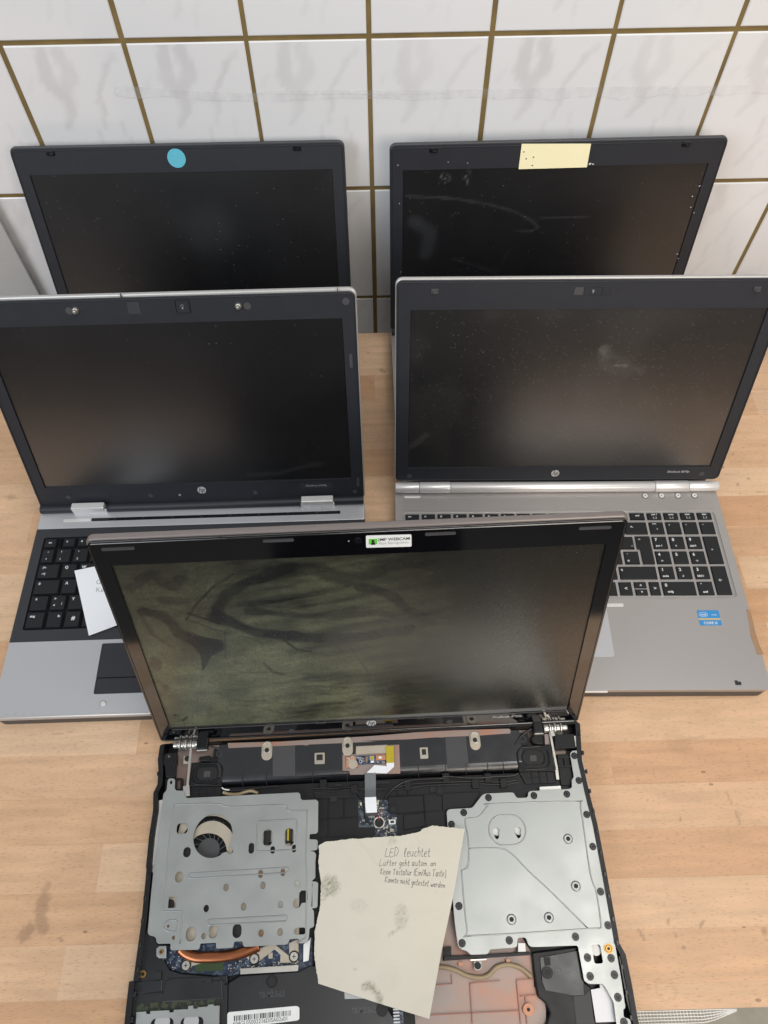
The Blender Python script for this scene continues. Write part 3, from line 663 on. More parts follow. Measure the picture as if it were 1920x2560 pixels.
# ------------------------------------------------------------------ FRONT LEFT laptop
def black_keyed_laptop():
    x, y, yaw, lean = -.2028, .4465, R(.47), R(19.01)
    W, D, T = .372, .240, .024
    root = empty('laptop', (x, y, 0), yaw)
    tag(root, 'open laptop at front left with two steel pegs above its screen and black keyboard', 'laptop', 'laptops open on the workbench')
    mb = MB(); mb.prism(rrect(-W/2, W/2, -D, .004, .007), .003, .0165); mb.build('bottom_case', 'dark_base', root, .001)
    mb = MB(); mb.prism(rrect(-W/2, W/2, -.0252, -.001, .003), .0165, T); mb.build('hinge_cover', 'alu2', root, .0007)
    mb = MB(); mb.prism([(-W/2, -.1605), (W/2, -.1605), (W/2, -.0255), (-W/2, -.0255)], .0165, T-.0002, holes=[rrect(-.1755, .1755, -.1475, -.0365, .002)])
    kb = mb.build('keyboard', 'kbd', root)
    mb = MB(); mb.box(-.1758, .1758, -.1478, -.0362, .0170, T-.003); mb.build('key_bed', 'void', kb)
    mb = MB(); mb.prism([(-W/2, -.1608), (-W/2, -D+.005), (-W/2+.005, -D), (W/2-.005, -D), (W/2, -D+.005), (W/2, -.1608)], .0165, T, holes=[rrect(-.0890, .0150, -.2185, -.1648, .002)])
    mb.build('palm_rest', 'alu2', root, .0)
    mb = MB(); mb.tube([(-W/2+.004, -D+.0006, T-.0006), (W/2-.004, -D+.0006, T-.0006)], .0012, 8); mb.build('front_edge', 'hingesilver', root)
    mb = MB(); mb.prism(rrect(-.0886, .0146, -.2012, -.1652, .001), T-.003, T-.0008); tp = mb.build('touchpad', 'pad', root)
    MB().box(-.0884, -.0370, -.2180, -.2018, T-.003, T-.0010).build('touchpad_button', 'pad', tp, .0005)
    MB().box(-.0366, .0144, -.2180, -.2018, T-.003, T-.0010).build('touchpad_button', 'pad', tp, .0005)
    mb = MB(); mb.cyl((-.0775, -.2285, T-.001), .0035, .0014); b = mb.build('round_button', 'alu', root, .0004)
    mb = MB(); mb.cyl((-.0775, -.2285, T-.001), .0025, .0017); mb.build('button_cap', 'hingesilver', b, .0003)
    for i in range(4): MB().box(-.1725+i*.0085, -.1700+i*.0085, -.2368, -.2352, T, T+.00015).build('status_light', 'lid_edge', root)
    mb = MB(); mb.prism(rrect(-.158, -.1265, -.0168, -.0128, .0012), T-.001, T+.0007); mb.build('power_button', 'hingesilver', root, .0003)
    mb = MB(); mb.prism(rrect(-.126, .158, -.0169, -.0130, .0008), T-.001, T+.0003); sp = mb.build('control_strip', 'blk2', root)
    mb = MB()
    for i in range(8): mb.cyl((-.10+i*.033, -.0148, T+.0002), .0007, .0002, seg=10)
    mb.build('touch_marks', 'rubber', sp)
    MB().box(.05, .10, -.1575, -.1520, T-.0004, T+.0004).build('pointer_buttons', 'kbd', root, .0003)
    # keys, tight non-island layout with sculpted tops
    P = .01895; X0 = -.1748; z0, z1 = T-.003, T+.0012
    kw = dict(z0=z0, z1=z1, gap=.0008, ins=.0019, insb=.0012, size=.0034)
    keyrow(kb, -.0375, -.0500, X0, [(.0165, [('esc', .5, .5, .8)]), (.0045, [])]+[(.0165, [('f%d' % i, .3, .6, .8)]) for i in range(1, 13)]+[(.0165, [('x', .3, .6, .8)]) for i in range(7)], **kw)
    keyrow(kb, -.0508, -.0692, X0, [(.0165, [('°', .5, .8, 1), ('^', .45, .25, 1)])]+[(P, [(a, .3, .8, .9), (b, .3, .2, .9)]) for a, b in ('!1', '"2', '§3', '$4', '%5', '&6', '/7', '(8', ')9', '=0', '?ß')]+[(P, [('`', .3, .7, .9)]), (.0350, [('<-', .3, .6, .9)])]+[(P, [(c, .3, .7, .9)]) for c in '/*-+'], **kw)
    keyrow(kb, -.0698, -.0882, X0, [(.0262, [('|<-', .28, .76, 1), ('->|', .28, .26, 1)])]+[(P, [(c, .28, .74, 1.3)]) for c in 'QWERTZUIOPÜ']+[(.0337, [('+', .2, .8, 1.1)])]+[(P, [(c, .3, .7, 1)]) for c in '789']+[(P, [])], **kw)
    keyrow(kb, -.0888, -.1072, X0, [(.0300, [('↓', .18, .75, 1.3)])]+[(P, [(c, .28, .74, 1.3)]) for c in 'ASDFGHJKLÖÄ']+[(P, [('#', .3, .7, 1)]), (.0109, [])]+[(P, [(c, .3, .7, 1)]) for c in '456']+[(P, [('+', .3, .7, 1)])], **kw)
    keyrow(kb, -.1078, -.1262, X0, [(.0217, [('↑', .3, .78, 1.1)]), (P, [('>', .25, .8, 1.1), ('<', .25, .3, 1.1), ('|', .8, .4, .9)])]+[(P, [(c, .28, .74, 1.3)]) for c in 'YXCVBNM']+[(P, [(c, .3, .3, 1.2)]) for c in ',.-']+[(.0370, [('↑', .2, .7, 1.1)])]+[(P, [(c, .3, .7, 1)]) for c in '123']+[(P, [])], **kw)
    keyrow(kb, -.1268, -.1465, X0, [(.0217, [('strg', .3, .74, 1.0)]), (P, [('fn', .78, .74, 1.0)]), (P, [('#', .55, .55, 1.8)]), (P, [('alt', .3, .74, 1)]), (.1140, []), (P, [('alt gr', .4, .7, .9)]), (P, [('=', .3, .7, 1)]), (P, [('strg', .4, .7, .9)]), (P, [('<', .3, .7, 1)]), (P, [('v', .3, .7, 1)]), (P, [('>', .3, .7, 1)])]+[(P, [('0', .3, .7, 1)]), (P, [(',', .3, .7, 1)])], **kw)
    # lid
    def dirt(px, pz):
        p = [(0.0591,0.0408),(0.0902,0.0412),(0.1247,0.0512),(0.1402,0.0522)]; v = .008+.01*fbm(px*14, pz*14)
        v += .06*(1-ss(.001, .004, line_d(px, pz, p)+.001*fbm(px*80, pz*80)))
        return v
    lid = lid_parts(root, W, .001, .2515, T, lean, .3445, .1937, .0319, 'lid_edge', 'bezel', SCR_CLEAN, dirt, thick=.0075, rim=.0026)
    # dark lower barrel and hinge covers
    mb = MB(); mb.cyl((-W/2+.001, -.0010, T+.0032), .0052, W-.002, 'x', 24); mb.build('hinge_barrel', 'bezel', root, .0006)
    for a, b in ((-.1475, -.1085), (.1130, .1515)):
        mb = MB(); mb.box(a, b, -.0072, .003, T-.002, T+.0072); mb.box(a+.001, b-.001, -.0085, .0, T+.0072, T+.0140)
        mb.build('hinge', 'hingesilver', root, .0012)
    round_logo(lid, (.002, .0225), .0048, 'ink')
    mb = MB(); mb.prism([(.114, .0205), (.150, .0205), (.150, .0275), (.114, .0275)], 0, .0002, mi=1, f=lambda a, b, n: (a, -n, b)); mb.text('EliteBook 8540p', (.132, -.0004, .024), .0036, yd=(0, 0, 1), shear=.25, mi=0); mb.build('lettering', ['dimtext', 'kbd'], lid)
    for c in ((-.024, .0165), (.062, .0165), (-.057, .0165), (-.150, .018), (.1755, .0135)): disc(lid, 'screw_cap', c, .0026 if abs(c[0]) > .03 else .0013, 'rubber' if abs(c[0]) > .03 else 'dimtext', .0004)
    for px_, bx in ((-.078, -.084), (.075, .0835)):
        mb = MB(); mb.cyl((px_, 0, .2408), .0034, .0025, 'y', 20, r2=.0026); mb.cyl((px_, -.0025, .2408), .0022, .003, 'y', 20, r2=.0013); mb.build('steel_peg', 'steel_bright', lid, .0003)
        disc(lid, 'bumper', (bx, .2405), .0036, 'rubber', .0005)
        disc(lid, 'microphone_hole', (bx+.001, .2475), .0006, 'void', .0002)
    disc(lid, 'bumper', (.1765, .2425), .0036, 'rubber', .0008)
    mb = MB(); mb.box(-.029, -.0175, -.0003, 0, .2355, .2475); mb.build('cover_flap', 'dark_base', lid)
    mb = MB(); mb.box(.0165, .0292, -.0007, 0, .2355, .2480); wc = mb.build('webcam_button', 'bezel', lid, .0004)
    mb = MB(); mb.tube([(a, -.0010, b) for a, b in rrect(.0165, .0292, .2355, .2480, .0008)], .0003, 4, closed=True, upv=(0, 1, 0)); mb.build('button_frame', 'void', wc)
    mb = MB(); mb.tube([(a, -.0010, b) for a, b in ell((.0225, .2425), .0012, .0014, 12)], .0002, 4, closed=True, upv=(0, 1, 0)); mb.box(.0220, .0230, -.0011, -.0008, .2395, .2410); mb.build('symbol', 'dimtext', wc)
    pill(lid, 'bumper', (.1785, .180), .0155, .0032, 'rubber', .001, True); pill(lid, 'bumper', (.1795, .0275), .012, .0030, 'rubber', .0006, True)
    MB().box(-.0330, -.0324, -.0002, .002, .2518, .2556).box(.169, .1696, -.0002, .002, .2518, .2556).build('antenna_gap', 'rubber', lid)
black_keyed_laptop()

# ------------------------------------------------------------------ the two BACK laptops
def back_laptop(x, y, yaw, lean, v0, v1, vb, label, right):
    W, D, T = .373, .240, .024
    root = empty('laptop', (x, y, 0), yaw); tag(root, label, 'laptop', 'laptops open on the workbench')
    mb = MB(); mb.prism(rrect(-W/2, W/2, -D, .004, .007), .003, .0165); mb.build('bottom_case', 'dark_base', root, .001)
    mb = MB(); mb.prism(rrect(-W/2, W/2, -D, .0, .006), .0165, T, holes=[rrect(-.176, .176, -.143, -.034, .004)]); mb.build('palm_rest', 'alu', root)
    mb = MB(); mb.box(-.1762, .1762, -.1432, -.0338, .017, T-.002); kb = mb.build('keyboard', 'void', root)
    mb = MB(); P = .019
    for r in range(6):
        for c in range(18):
            xx = -.1745+c*.01938; mb.key(xx, xx+.0165, -.0365-r*.0178-.0155, -.0365-r*.0178, T-.002, T+.001, .0006)
    tag(mb.build('key_field', 'key', kb), kind='stuff')
    mb = MB(); mb.prism(rrect(-.07, .035, -.21, -.152, .002), T, T+.0003); mb.build('touchpad', 'pad', root)
    def dirt(px, pz):
        v = .01+.015*fbm(px*12, pz*12, 5)
        if right:
            for p, wd, a in (([(-0.1672,0.1857),(-0.1135,0.1817),(-0.0725,0.1737),(-0.0416,0.1646),(-0.021,0.1541),(-0.0084,0.1436),(-0.0162,0.1394),(-0.033,0.1399)], .0010, .08), ([(-0.0074,0.1552),(0.0504,0.1552)], .0005, .07), ([(-0.041,0.113),(-0.0552,0.085),(-0.1089,0.1055)], .001, .05), ([(-0.1586,0.1547),(-0.1388,0.1397),(-0.1435,0.1126)], .006, .07)):
                v += a*(1-ss(wd*.4, wd*2.2, line_d(px, pz, p)+.0008*fbm(px*70, pz*70)))
            for cx, cz, r in ((-.125, .205, .004), (-.1, .21, .003), (-.10, .202, .003)):
                v += .5*max(0, fbm(px*300, pz*300, 2))*(1-ss(r, r*2.4, math.hypot(px-cx, pz-cz)))
        else:
            v += .04*(1-ss(.01, .05, math.hypot(px-.02, pz-.145)))
        return v
    lid = lid_parts(root, W, v0, v1, T, lean, .3445, .1937, vb, 'dark_base', 'bezel', SCR_BACK, dirt, thick=.0075, rim=.0022)
    mb = MB(); mb.cyl((-W/2+.001, -.001, T+.003), .0055, W-.002, 'x', 24); mb.build('hinge_barrel', 'bezel', root, .0006)
    for hx in ((-.139, .140) if right else (-.141, .134)):
        MB().box(hx-.0045, hx+.0045, -.0012, 0, v1-.0065, v1-.0022).box(hx-.001, hx+.0035, -.0030, 0, v1-.0060, v1-.0040).build('latch_hook', 'blk2', lid, .0003)
    return root, lid
rBL, lBL = back_laptop(-.2166, .7047, R(.02), R(16.69), .0, .2415, .0208, 'open laptop at back left with a round teal sticker over its webcam', False)
mb = MB(); mb.cyl((-.0022, 0, .2295), .0102, .0003, 'y', 36); mb.build('sticker', 'teal', lBL)
rBR, lBR = back_laptop(.2080, .7141, R(.29), R(9.87), .0, .2415, .0222, 'open laptop at back right with a scuffed dark lid edge and scratched dusty screen', True)
mb = MB()   # white chips and scuffs
for (cx, cz, r) in ((.0375, .2185, .0016), (.041, .2178, .001), (-.100, .2225, .0006), (-.122, .224, .0005), (.1655, .178, .0010), (.1675, .165, .0008), (.170, .190, .0009), (.1735, .158, .0007), (.169, .105, .0009), (.172, .099, .0006), (-.178, .222, .0006), (-.176, .178, .0006), (-.174, .09, .0005)):
    p = [(cx+r*math.cos(a)*(1+.5*random.uniform(-1, 1)), cz+r*math.sin(a)*.7*(1+.4*random.uniform(-1, 1))) for a in [i*math.pi/4 for i in range(8)]]
    mb.prism(p, 0, .0002, f=lambda a, b, n: (a, -n, b))
mb.build('chipped_marks', 'legend', lBR)

# note stuck on the back right bezel
q = [Vector((a, b)) for a, b in [(-0.0423,0.2421),(0.0341,0.2406),(0.0346,0.215),(-0.0424,0.2147)]]
mb = MB(); mb.prism([tuple(p) for p in q], .0, .0005, f=lambda a, b, n: (a, -n, b), mi=0)
for a, b in [(-0.0389,0.2336),(-0.0353,0.226),(-0.0275,0.2185),(-0.0275,0.2276)]: mb.cyl((a, -.0004, b), .0008, .0002, 'y', 10, mi=1)
o = mb.build('sticky_note', ['yellow', 'ink'])
c, s_ = math.cos(R(9.87)), math.sin(R(9.87))
ctr = sum(q, Vector((0, 0)))/4
for v in o.data.vertices: v.co.x -= ctr.x; v.co.z -= ctr.y
o.location = (.2080, .7141, .024); o.rotation_euler = (-R(9.87), 0, R(.29))
o.location = Vector(o.location)+o.rotation_euler.to_matrix() @ Vector((ctr.x, -.0006, ctr.y))
tag(o, 'pale yellow paper note stuck across the top bezel of the back right laptop', 'note')

# ------------------------------------------------------------------ FRONT dismantled laptop
FX, FY, FYAW, FLEAN, FT = -.0137, .1862, R(1.32), R(19.32), .022
def dismantled():
    root = empty('laptop', (FX, FY, 0), FYAW)
    tag(root, 'dismantled black laptop in the foreground, keyboard removed and inner plates exposed, screen smeared with dust', 'laptop', 'laptops open on the workbench')
    def plate(name, poly, z0, z1, m, holes=(), parent=root, bev=0):
        mb = MB(); mb.prism(poly, z0, z1, holes); return mb.build(name, m, parent, bev)
    # --- tub
    outer = [(-0.2045,-0.005),(-0.2019,-0.0037),(-0.1991,-0.0039),(-0.1815,-0.0047)][:3]+[(.202, -.0005), (.2055, -.004)]+[(0.2011,-0.0378),(0.2018,-0.0525),(0.2024,-0.0668),(0.2035,-0.0822),(0.2046,-0.0946),(0.2049,-0.1347)]+[(0.2049,-0.1427),(0.2049,-0.1652),(0.2049,-0.1847),(0.2046,-0.189),(0.2083,-0.1975),(0.2088,-0.2201),(0.2084,-0.2418)]+[(.2088, -.268), (-.209, -.268)]+[(-0.2086,-0.2266),(-0.2088,-0.2187),(-0.2087,-0.1975),(-0.2052,-0.1971),(-0.205,-0.1866),(-0.2038,-0.1526),(-0.204,-0.1405),(-0.2042,-0.1235),(-0.2046,-0.1095)]+[(-0.2051,-0.1124),(-0.2054,-0.0862),(-0.2043,-0.0639),(-0.2058,-0.0486),(-0.2028,-0.0409),(-0.2034,-0.0278),(-0.2051,-0.0183)]
    inner = [(a*.978, -.0035 if b > -.01 else b) for a, b in outer]
    inner = [(a, max(b, -.264)) for a, b in inner]
    tub = plate('chassis', outer, .002, .0055, 'blk')
    plate('chassis_wall', outer, .0055, .0190, 'blk', [inner], tub)
    # little ribs and clips along both side walls
    for i in range(14):
        yy = -.012-i*.0175
        for sx in (-1, 1):
            x0 = sx*.2030; MB().box(x0-.0011, x0+.0011, yy-.0035, yy, .0150, .0200).build('side_clip', 'blk2', tub, .0003)
    # right lower side box and left lower side box
    mb = MB(); mb.prism([(0.2023,-0.1983),(0.2081,-0.1981),(0.2091,-0.2202),(0.2087,-0.2419),(0.2083,-0.2459),(0.204,-0.2457),(0.2021,-0.2298)], .010, .0175); mb.build('port_block', 'blk2', tub, .0004)
    mb = MB(); mb.prism([(0.2054,-0.2037),(0.2078,-0.2038),(0.208,-0.213),(0.2056,-0.2129)], .0175, .0179); mb.build('port_slot', 'void', tub)
    # shield floor
    plate('shield_floor', [(-.19, -.004), (.19, -.004), (.19, -.05), (-.19, -.05)], .0056, .0060, 'shield', parent=tub)
    # --- battery cover with rolled front edge
    bx0, bx1 = -.1475, .1455
    prof = []
    for i in range(9):
        a = R(90-90*i/8*1.05); prof.append((-.0355-.0095*math.cos(a), .0071+.0095*math.sin(a)))
    prof = [(-.0065, .0166)]+prof+[(-.0440, .0066), (-.0065, .0066)]
    n = len(prof); mb = MB(); xs = [bx0, bx1]
    vs = [(xx, a, b) for xx in xs for a, b in prof]
    mb.add(vs, [(i, (i+1) % n, n+(i+1) % n, n+i)[::-1] for i in range(n)]+[tuple(range(n)), tuple(range(n, 2*n))[::-1]])
    bc = mb.build('battery_cover', mat('glossy_black_cover', (18, 19, 22), .22, spec=.95, var=.2, rv=.06), root)
    for p_ in bc.data.polygons: p_.use_smooth = abs(p_.normal.x) < .5 and p_.normal.z < .999 and p_.normal.y < 0
    mb = MB()
    for xx in [(-0.1232,-0.0417),(-0.1006,-0.0421),(-0.0567,-0.0409),(-0.0238,-0.0432)]+[(0.0442,-0.0415),(0.0704,-0.0413),(0.0899,-0.0415),(0.1107,-0.0418),(0.1258,-0.041)]:
        for i in range(8):
            a0, a1 = R(90-12*i), R(90-12*(i+1))
            mb.box(xx[0]-.0003, xx[0]+.0003, -.0355-.0098*math.cos(a1), -.0355-.0098*math.cos(a0)+.0004, .0071+.0098*math.sin(a1)-.0006, .0071+.0098*math.sin(a0))
    mb.build('seam_ribs', 'void', bc)
    for P_ in ([(-0.0954,-0.0102),(-0.0737,-0.0103),(-0.0732,-0.0389),(-0.0945,-0.0385)], [(0.0724,-0.0101),(0.0927,-0.0099),(0.0926,-0.0395),(0.0721,-0.0388)]):
        plate('grey_film', P_, .0166, .0169, 'rubber', parent=bc)
    # copper strip behind the cover
    cs = [(-0.1393,-0.0052),(-0.0879,-0.0063),(-0.0527,-0.0059),(0.0051,-0.0052)]+[(0.0441,-0.0037),(0.0832,-0.0036),(0.1356,-0.0046),(0.137,-0.0057),(0.1365,-0.0092),(0.1248,-0.0094),(0.1029,-0.0099),(0.0733,-0.0096),(0.0702,-0.0099),(0.0624,-0.0095),(0.0359,-0.0101),(-0.0106,-0.0093)]+[(0.0049,-0.0108),(-0.0597,-0.0104),(-0.0625,-0.0112),(-0.0667,-0.0105),(-0.1382,-0.0101)]
    plate('shield_strip', cs, .0140, .0170, 'shield')
    for P_ in ([(-0.1008,-0.0129)], [(-0.0228,-0.0125)], [(0.1011,-0.013)]):
        (a, b) = P_[0]
        lug = plate('screw_lug', slot([(a-.0052, b-.0105), (a+.0052, b+.0075)]), .0160, .0178, 'cream', bev=.0005)
        mb = MB(); mb.tube(at3(slot([(a-.0040, b-.0040), (a+.0040, b+.0060)]), .0179), .0004, 5, closed=True); mb.build('lug_rim', 'steel_bright', lug)
        mb = MB(); mb.cyl((a, b-.001, .0172), .0021, .0009); mb.build('screw_hole', 'void', lug)
    for P_ in ([(-0.0547,-0.0189),(-0.045,-0.0293)], [(0.0469,-0.0187),(0.0546,-0.0291)]):
        x0, x1, y0, y1 = box2(P_)
        mb = MB(); mb.prism(rrect(x0, x1, y0, y1, .0006), .0166, .0176, [[(x0+.0018, y0+.0035), (x1-.0018, y0+.0035), (x1-.0018, y1-.0014), (x0+.0018, y1-.0014)]]); fr = mb.build('window_frame', 'cream', root)
        MB().box(x0+.001, x1-.001, y0+.0006, y0+.0028, .0176, .0180).build('window_lip', 'steel_bright', fr)
    # --- power button board
    pad = plate('copper_recess', [(-0.0279,-0.0216),(-0.0152,-0.0218),(-0.0147,-0.0142),(0.0157,-0.0142),(0.0164,-0.0147),(0.0273,-0.0148),(0.0268,-0.0417),(-0.0209,-0.0405),(-0.0212,-0.037),(-0.0279,-0.0363)], .0165, .0171, 'shield')
    MB().prism([(-0.0145,-0.0146),(0.0157,-0.0146),(0.0148,-0.022),(-0.0149,-0.022)], .0171, .0176).build('recess_lid', 'cream', pad, .0002)
    pb = plate('power_button_board', [(-0.0248,-0.0236),(0.0141,-0.0238),(0.0141,-0.0317),(-0.0125,-0.0321),(-0.013,-0.0345),(-0.0247,-0.0346)], .0172, .0180, 'pcb2')
    MB().prism([(-0.0245,-0.024),(-0.0147,-0.024),(-0.0147,-0.0304),(-0.0128,-0.0307),(-0.0128,-0.0342),(-0.0246,-0.0344)], .0180, .01812).build('copper_pad', 'orange', pb)
    MB().prism([(0.0043,-0.0239),(0.0137,-0.024),(0.0137,-0.0289),(0.0044,-0.0288)], .0180, .01812).build('copper_pad', 'orange', pb)
    mb = MB(); c_ = [(-0.018,-0.0311)][0]; mb.cyl((c_[0], c_[1], .0180), .0045, .0007); mb.build('rivet', 'cream', pb, .0002)
    for s_, rr in (("473,412", .0016), ("525,390", .0015)):
        pass
    for p in [(-0.0221,-0.0269),(-0.0183,-0.0255),(-0.0106,-0.029)]:
        mb = MB(); mb.tube(at3(ell(p, .0014, .0014, 12), .01815), .0005, 5, closed=True); mb.build('via_ring', 'steel_bright', pb)
    x0, x1, y0, y1 = box2([(-0.0017,-0.0245),(0.0026,-0.0285)])
    mb = MB(); mb.box(x0, x1, y0, y1, .0180, .0192, 0); mb.cyl(((x0+x1)/2, (y0+y1)/2, .0192), (x1-x0)*.36, .0012, mi=1); mb.build('push_switch', ['steel_bright', 'kapton'], pb)
    mb = MB(); x0, x1, y0, y1 = box2([(-0.0056,-0.025),(-0.0038,-0.0298)]); mb.box(x0, x1, y0, y1, .0180, .0187); mb.build('red_component', 'brownres', pb)
    mb = MB(); x0, x1, y0, y1 = box2([(-0.0009,-0.0289),(0.0023,-0.0308)]); mb.box(x0, x1, y0, y1, .0180, .0187); x0, x1, y0, y1 = box2([(0.0068,-0.0254),(0.0099,-0.0272)]); mb.box(x0, x1, y0, y1, .0181, .0188); mb.build('component', 'white', pb)
    mb = MB()
    for s_, sz in (("612,375", .0016), ("690,470", .0016), ("860,440", .0016), ("915,440", .0015)): pass
    for (a, b), t_ in zip([(-0.0116,-0.0255),(-0.0098,-0.0266),(-0.0075,-0.0289),(0.0064,-0.0303),(0.0112,-0.0307)], ('PWR', 'C1 R2', 'D1', 'R5', 'C3')):
        mb.text(t_, (a, b, .01806), .0022)
    mb.build('board_print', 'legend', pb)
    plate('yellow_tape', [(0.0145,-0.0158),(0.022,-0.0161),(0.0213,-0.0319),(0.0141,-0.0317)], .0182, .0187, 'kapton')
    # white ribbon with folds
    rb = MB()
    rb.prism([(0.0141,-0.0317),(0.0215,-0.0312),(0.0213,-0.0355),(0.014,-0.0414)], .0184, .0186)
    rb.prism([(0.0028,-0.0331),(0.014,-0.0346),(0.014,-0.0414),(0.002,-0.0404)], .0187, .0189)
    rb.prism([(0.0028,-0.0331),(0.002,-0.0404),(-0.0051,-0.0399)], .0190, .0192)
    rib = rb.build('white_ribbon', 'paperw', root)
    # grey ribbon down to the board
    p = [(-0.0016,-0.0396),(-0.0018,-0.0437),(-0.002,-0.0493),(-0.0022,-0.0548),(-0.0024,-0.0614),(-0.0021,-0.0685),(-0.002,-0.0749)]
    hts = [.0190, .0178, .0165, .0158, .0160, .0158, .0150]
    hw = .0052
    for (i0, i1, nm, mm) in ((0, 4, 'grey_ribbon', 'ribbon'), (4, 6, 'ribbon_end', 'paperw')):
        mb = MB(); pts = smooth([(p[i][0], p[i][1], hts[i]) for i in range(i0, i1+1)], 4); vs = []; fs = []
        hh = hw if nm == 'grey_ribbon' else hw*1.02
        for i, q in enumerate(pts):
            vs += [(q[0]-hh, q[1], q[2]), (q[0]+hh, q[1], q[2]), (q[0]+hh, q[1], q[2]-.0003), (q[0]-hh, q[1], q[2]-.0003)]
            if i:
                o = 4*(i-1); fs += [(o, o+4, o+5, o+1)[::-1], (o+1, o+5, o+6, o+2)[::-1], (o+2, o+6, o+7, o+3)[::-1], (o+3, o+7, o+4, o)[::-1]]
        fs += [(0, 1, 2, 3), (len(vs)-4, len(vs)-1, len(vs)-2, len(vs)-3)]
        mb.add(vs, fs, 0); mb.build(nm, mm, root)
    # --- inner black frame (between the plates)
    mid = [(-.192, -.046), (.192, -.046), (.196, -.150), (.19, -.158), (-.072, -.158), (-.070, -.060), (-.192, -.058)]
    boardhole = [(-0.014,-0.063),(-0.0052,-0.0627),(0.0143,-0.064),(0.0141,-0.0762),(0.0223,-0.0772),(0.0208,-0.0977),(0.0007,-0.0967),(0.0007,-0.0872),(-0.0143,-0.0868)]
    fr = plate('inner_frame', mid, .0060, .0128, 'blk', [boardhole])
    def wallseg(pts, h=.0012, w_=.0008, z=.0128):
        for i in range(len(pts)-1):
            mb = MB()
            a, b = Vector(pts[i]), Vector(pts[i+1]); d = (b-a); nn = Vector((-d.y, d.x)).normalized()*w_/2
            mb.prism([tuple(a-nn), tuple(b-nn), tuple(b+nn), tuple(a+nn)], z-.0004, z+h); mb.build('frame_rib', 'blk2', fr)
    for s_ in ([(-0.0509,-0.0607),(-0.0139,-0.0611)], [(-0.0418,-0.0608),(-0.0428,-0.0935)], [(-0.0273,-0.0609),(-0.0276,-0.0787)], [(-0.0573,-0.0783),(-0.0144,-0.0783)], [(-0.0509,-0.0938),(-0.0148,-0.0935)],
               [(0.0138,-0.061),(0.0524,-0.0611),(0.0632,-0.061)], [(0.0483,-0.0613),(0.0478,-0.0879)], [(0.0223,-0.0771),(0.0619,-0.0762)], [(0.0232,-0.0556),(0.0232,-0.0611)], [(0.0331,-0.054),(0.0331,-0.0602)]):
        wallseg(s_)
    for pp in ([(-0.0555,-0.0513),(-0.0165,-0.0528),(-0.0138,-0.0609),(-0.0551,-0.06)], [(0.0141,-0.0615),(0.0472,-0.0616),(0.0472,-0.0755),(0.0223,-0.0765),(0.0144,-0.0765)], [(0.0277,-0.0778),(0.0471,-0.077),(0.0473,-0.0887),(0.0272,-0.0917)], [(0.065,-0.0608),(0.0929,-0.0608),(0.1018,-0.0612),(0.0922,-0.0734),(0.0899,-0.0747),(0.0705,-0.0749),(0.0644,-0.077)]):
        mb = MB(); mb.prism(pp, .0126, .0142); mb.build('raised_pad', 'blk', fr, .0005)
    for pp in ([(-0.0403,-0.0589),(-0.0337,-0.0589),(-0.0338,-0.0637),(-0.04,-0.0639)], [(0.0539,-0.0548),(0.0598,-0.0547),(0.0594,-0.0594),(0.0539,-0.0595)], [(0.0027,-0.0471),(0.0166,-0.0474),(0.0161,-0.0499),(0.0026,-0.0496)], [(-0.0351,-0.0481),(-0.0296,-0.0482),(-0.0296,-0.0499),(-0.0351,-0.0499)]):
        mb = MB(); mb.prism(pp, .0140, .0147); mb.build('clip_slot', 'void', fr)
    for p_ in [(0.0185,-0.0724),(0.0631,-0.0581)]+[(0.1835,-0.0471)]:
        mb = MB(); mb.cyl((p_[0], p_[1], .0125), .0046, .0024, mi=0); mb.cyl((p_[0], p_[1], .0149), .0022, .0003, mi=1, seg=14); mb.build('screw_boss', ['blk2', 'void'], fr, .0004)
    # trough rail in front of the battery cover with cable clips
    mb = MB(); mb.box(-.150, .150, -.0535, -.0462, .0060, .0110); mb.build('cable_trough', 'blk2', fr, .0005)
    for p_ in [(-0.0467,-0.0474),(-0.0176,-0.0533),(0.0332,-0.0523)]+[(0.07,-0.0472),(0.0973,-0.054),(0.1241,-0.0546),(0.1099,-0.0495)]:
        MB().box(p_[0]-.0034, p_[0]+.0034, p_[1]-.0042, p_[1]+.0042, .011, .0162).build('cable_clip', 'blk', fr, .0005)
    def cab(name, pts, z, r, m, n=8):
        mb = MB(); q = smooth([(a, b) for a, b in pts], n)
        if isinstance(z, (int, float)): zz = [z]*len(q)
        else: zz = [z[0]+(z[1]-z[0])*i/(len(q)-1) for i in range(len(q))]
        mb.tube([(a, b, h) for (a, b), h in zip(q, zz)], r, 8); return mb.build(name, m, root)
    cab('antenna_cable', [(-0.0573,-0.0506),(-0.0427,-0.0517),(-0.0208,-0.0517),(-0.0063,-0.0534),(0.0083,-0.0541),(0.0229,-0.0534),(0.0377,-0.0513),(0.064,-0.0512)]+[(0.0968,-0.0517),(0.1239,-0.0537),(0.1377,-0.0522)], .0150, .0007, 'cable')
    cab('antenna_cable', [(-0.0573,-0.054),(-0.0391,-0.0545),(-0.0209,-0.053),(-0.0063,-0.054),(0.0082,-0.0551),(0.0265,-0.0552),(0.0448,-0.0537),(0.0638,-0.0532)]+[(0.0967,-0.0538),(0.1236,-0.0558),(0.139,-0.0544)], .0143, .0007, 'cable')
    cab('speaker_cable', [(0.0111,-0.064),(0.0146,-0.059),(0.0207,-0.0538),(0.029,-0.0496),(0.0401,-0.0477),(0.0643,-0.0478)]+[(0.07,-0.0462),(0.0941,-0.0488),(0.1169,-0.0484),(0.1321,-0.0484),(0.1392,-0.0466)], .0158, .0009, 'cable')
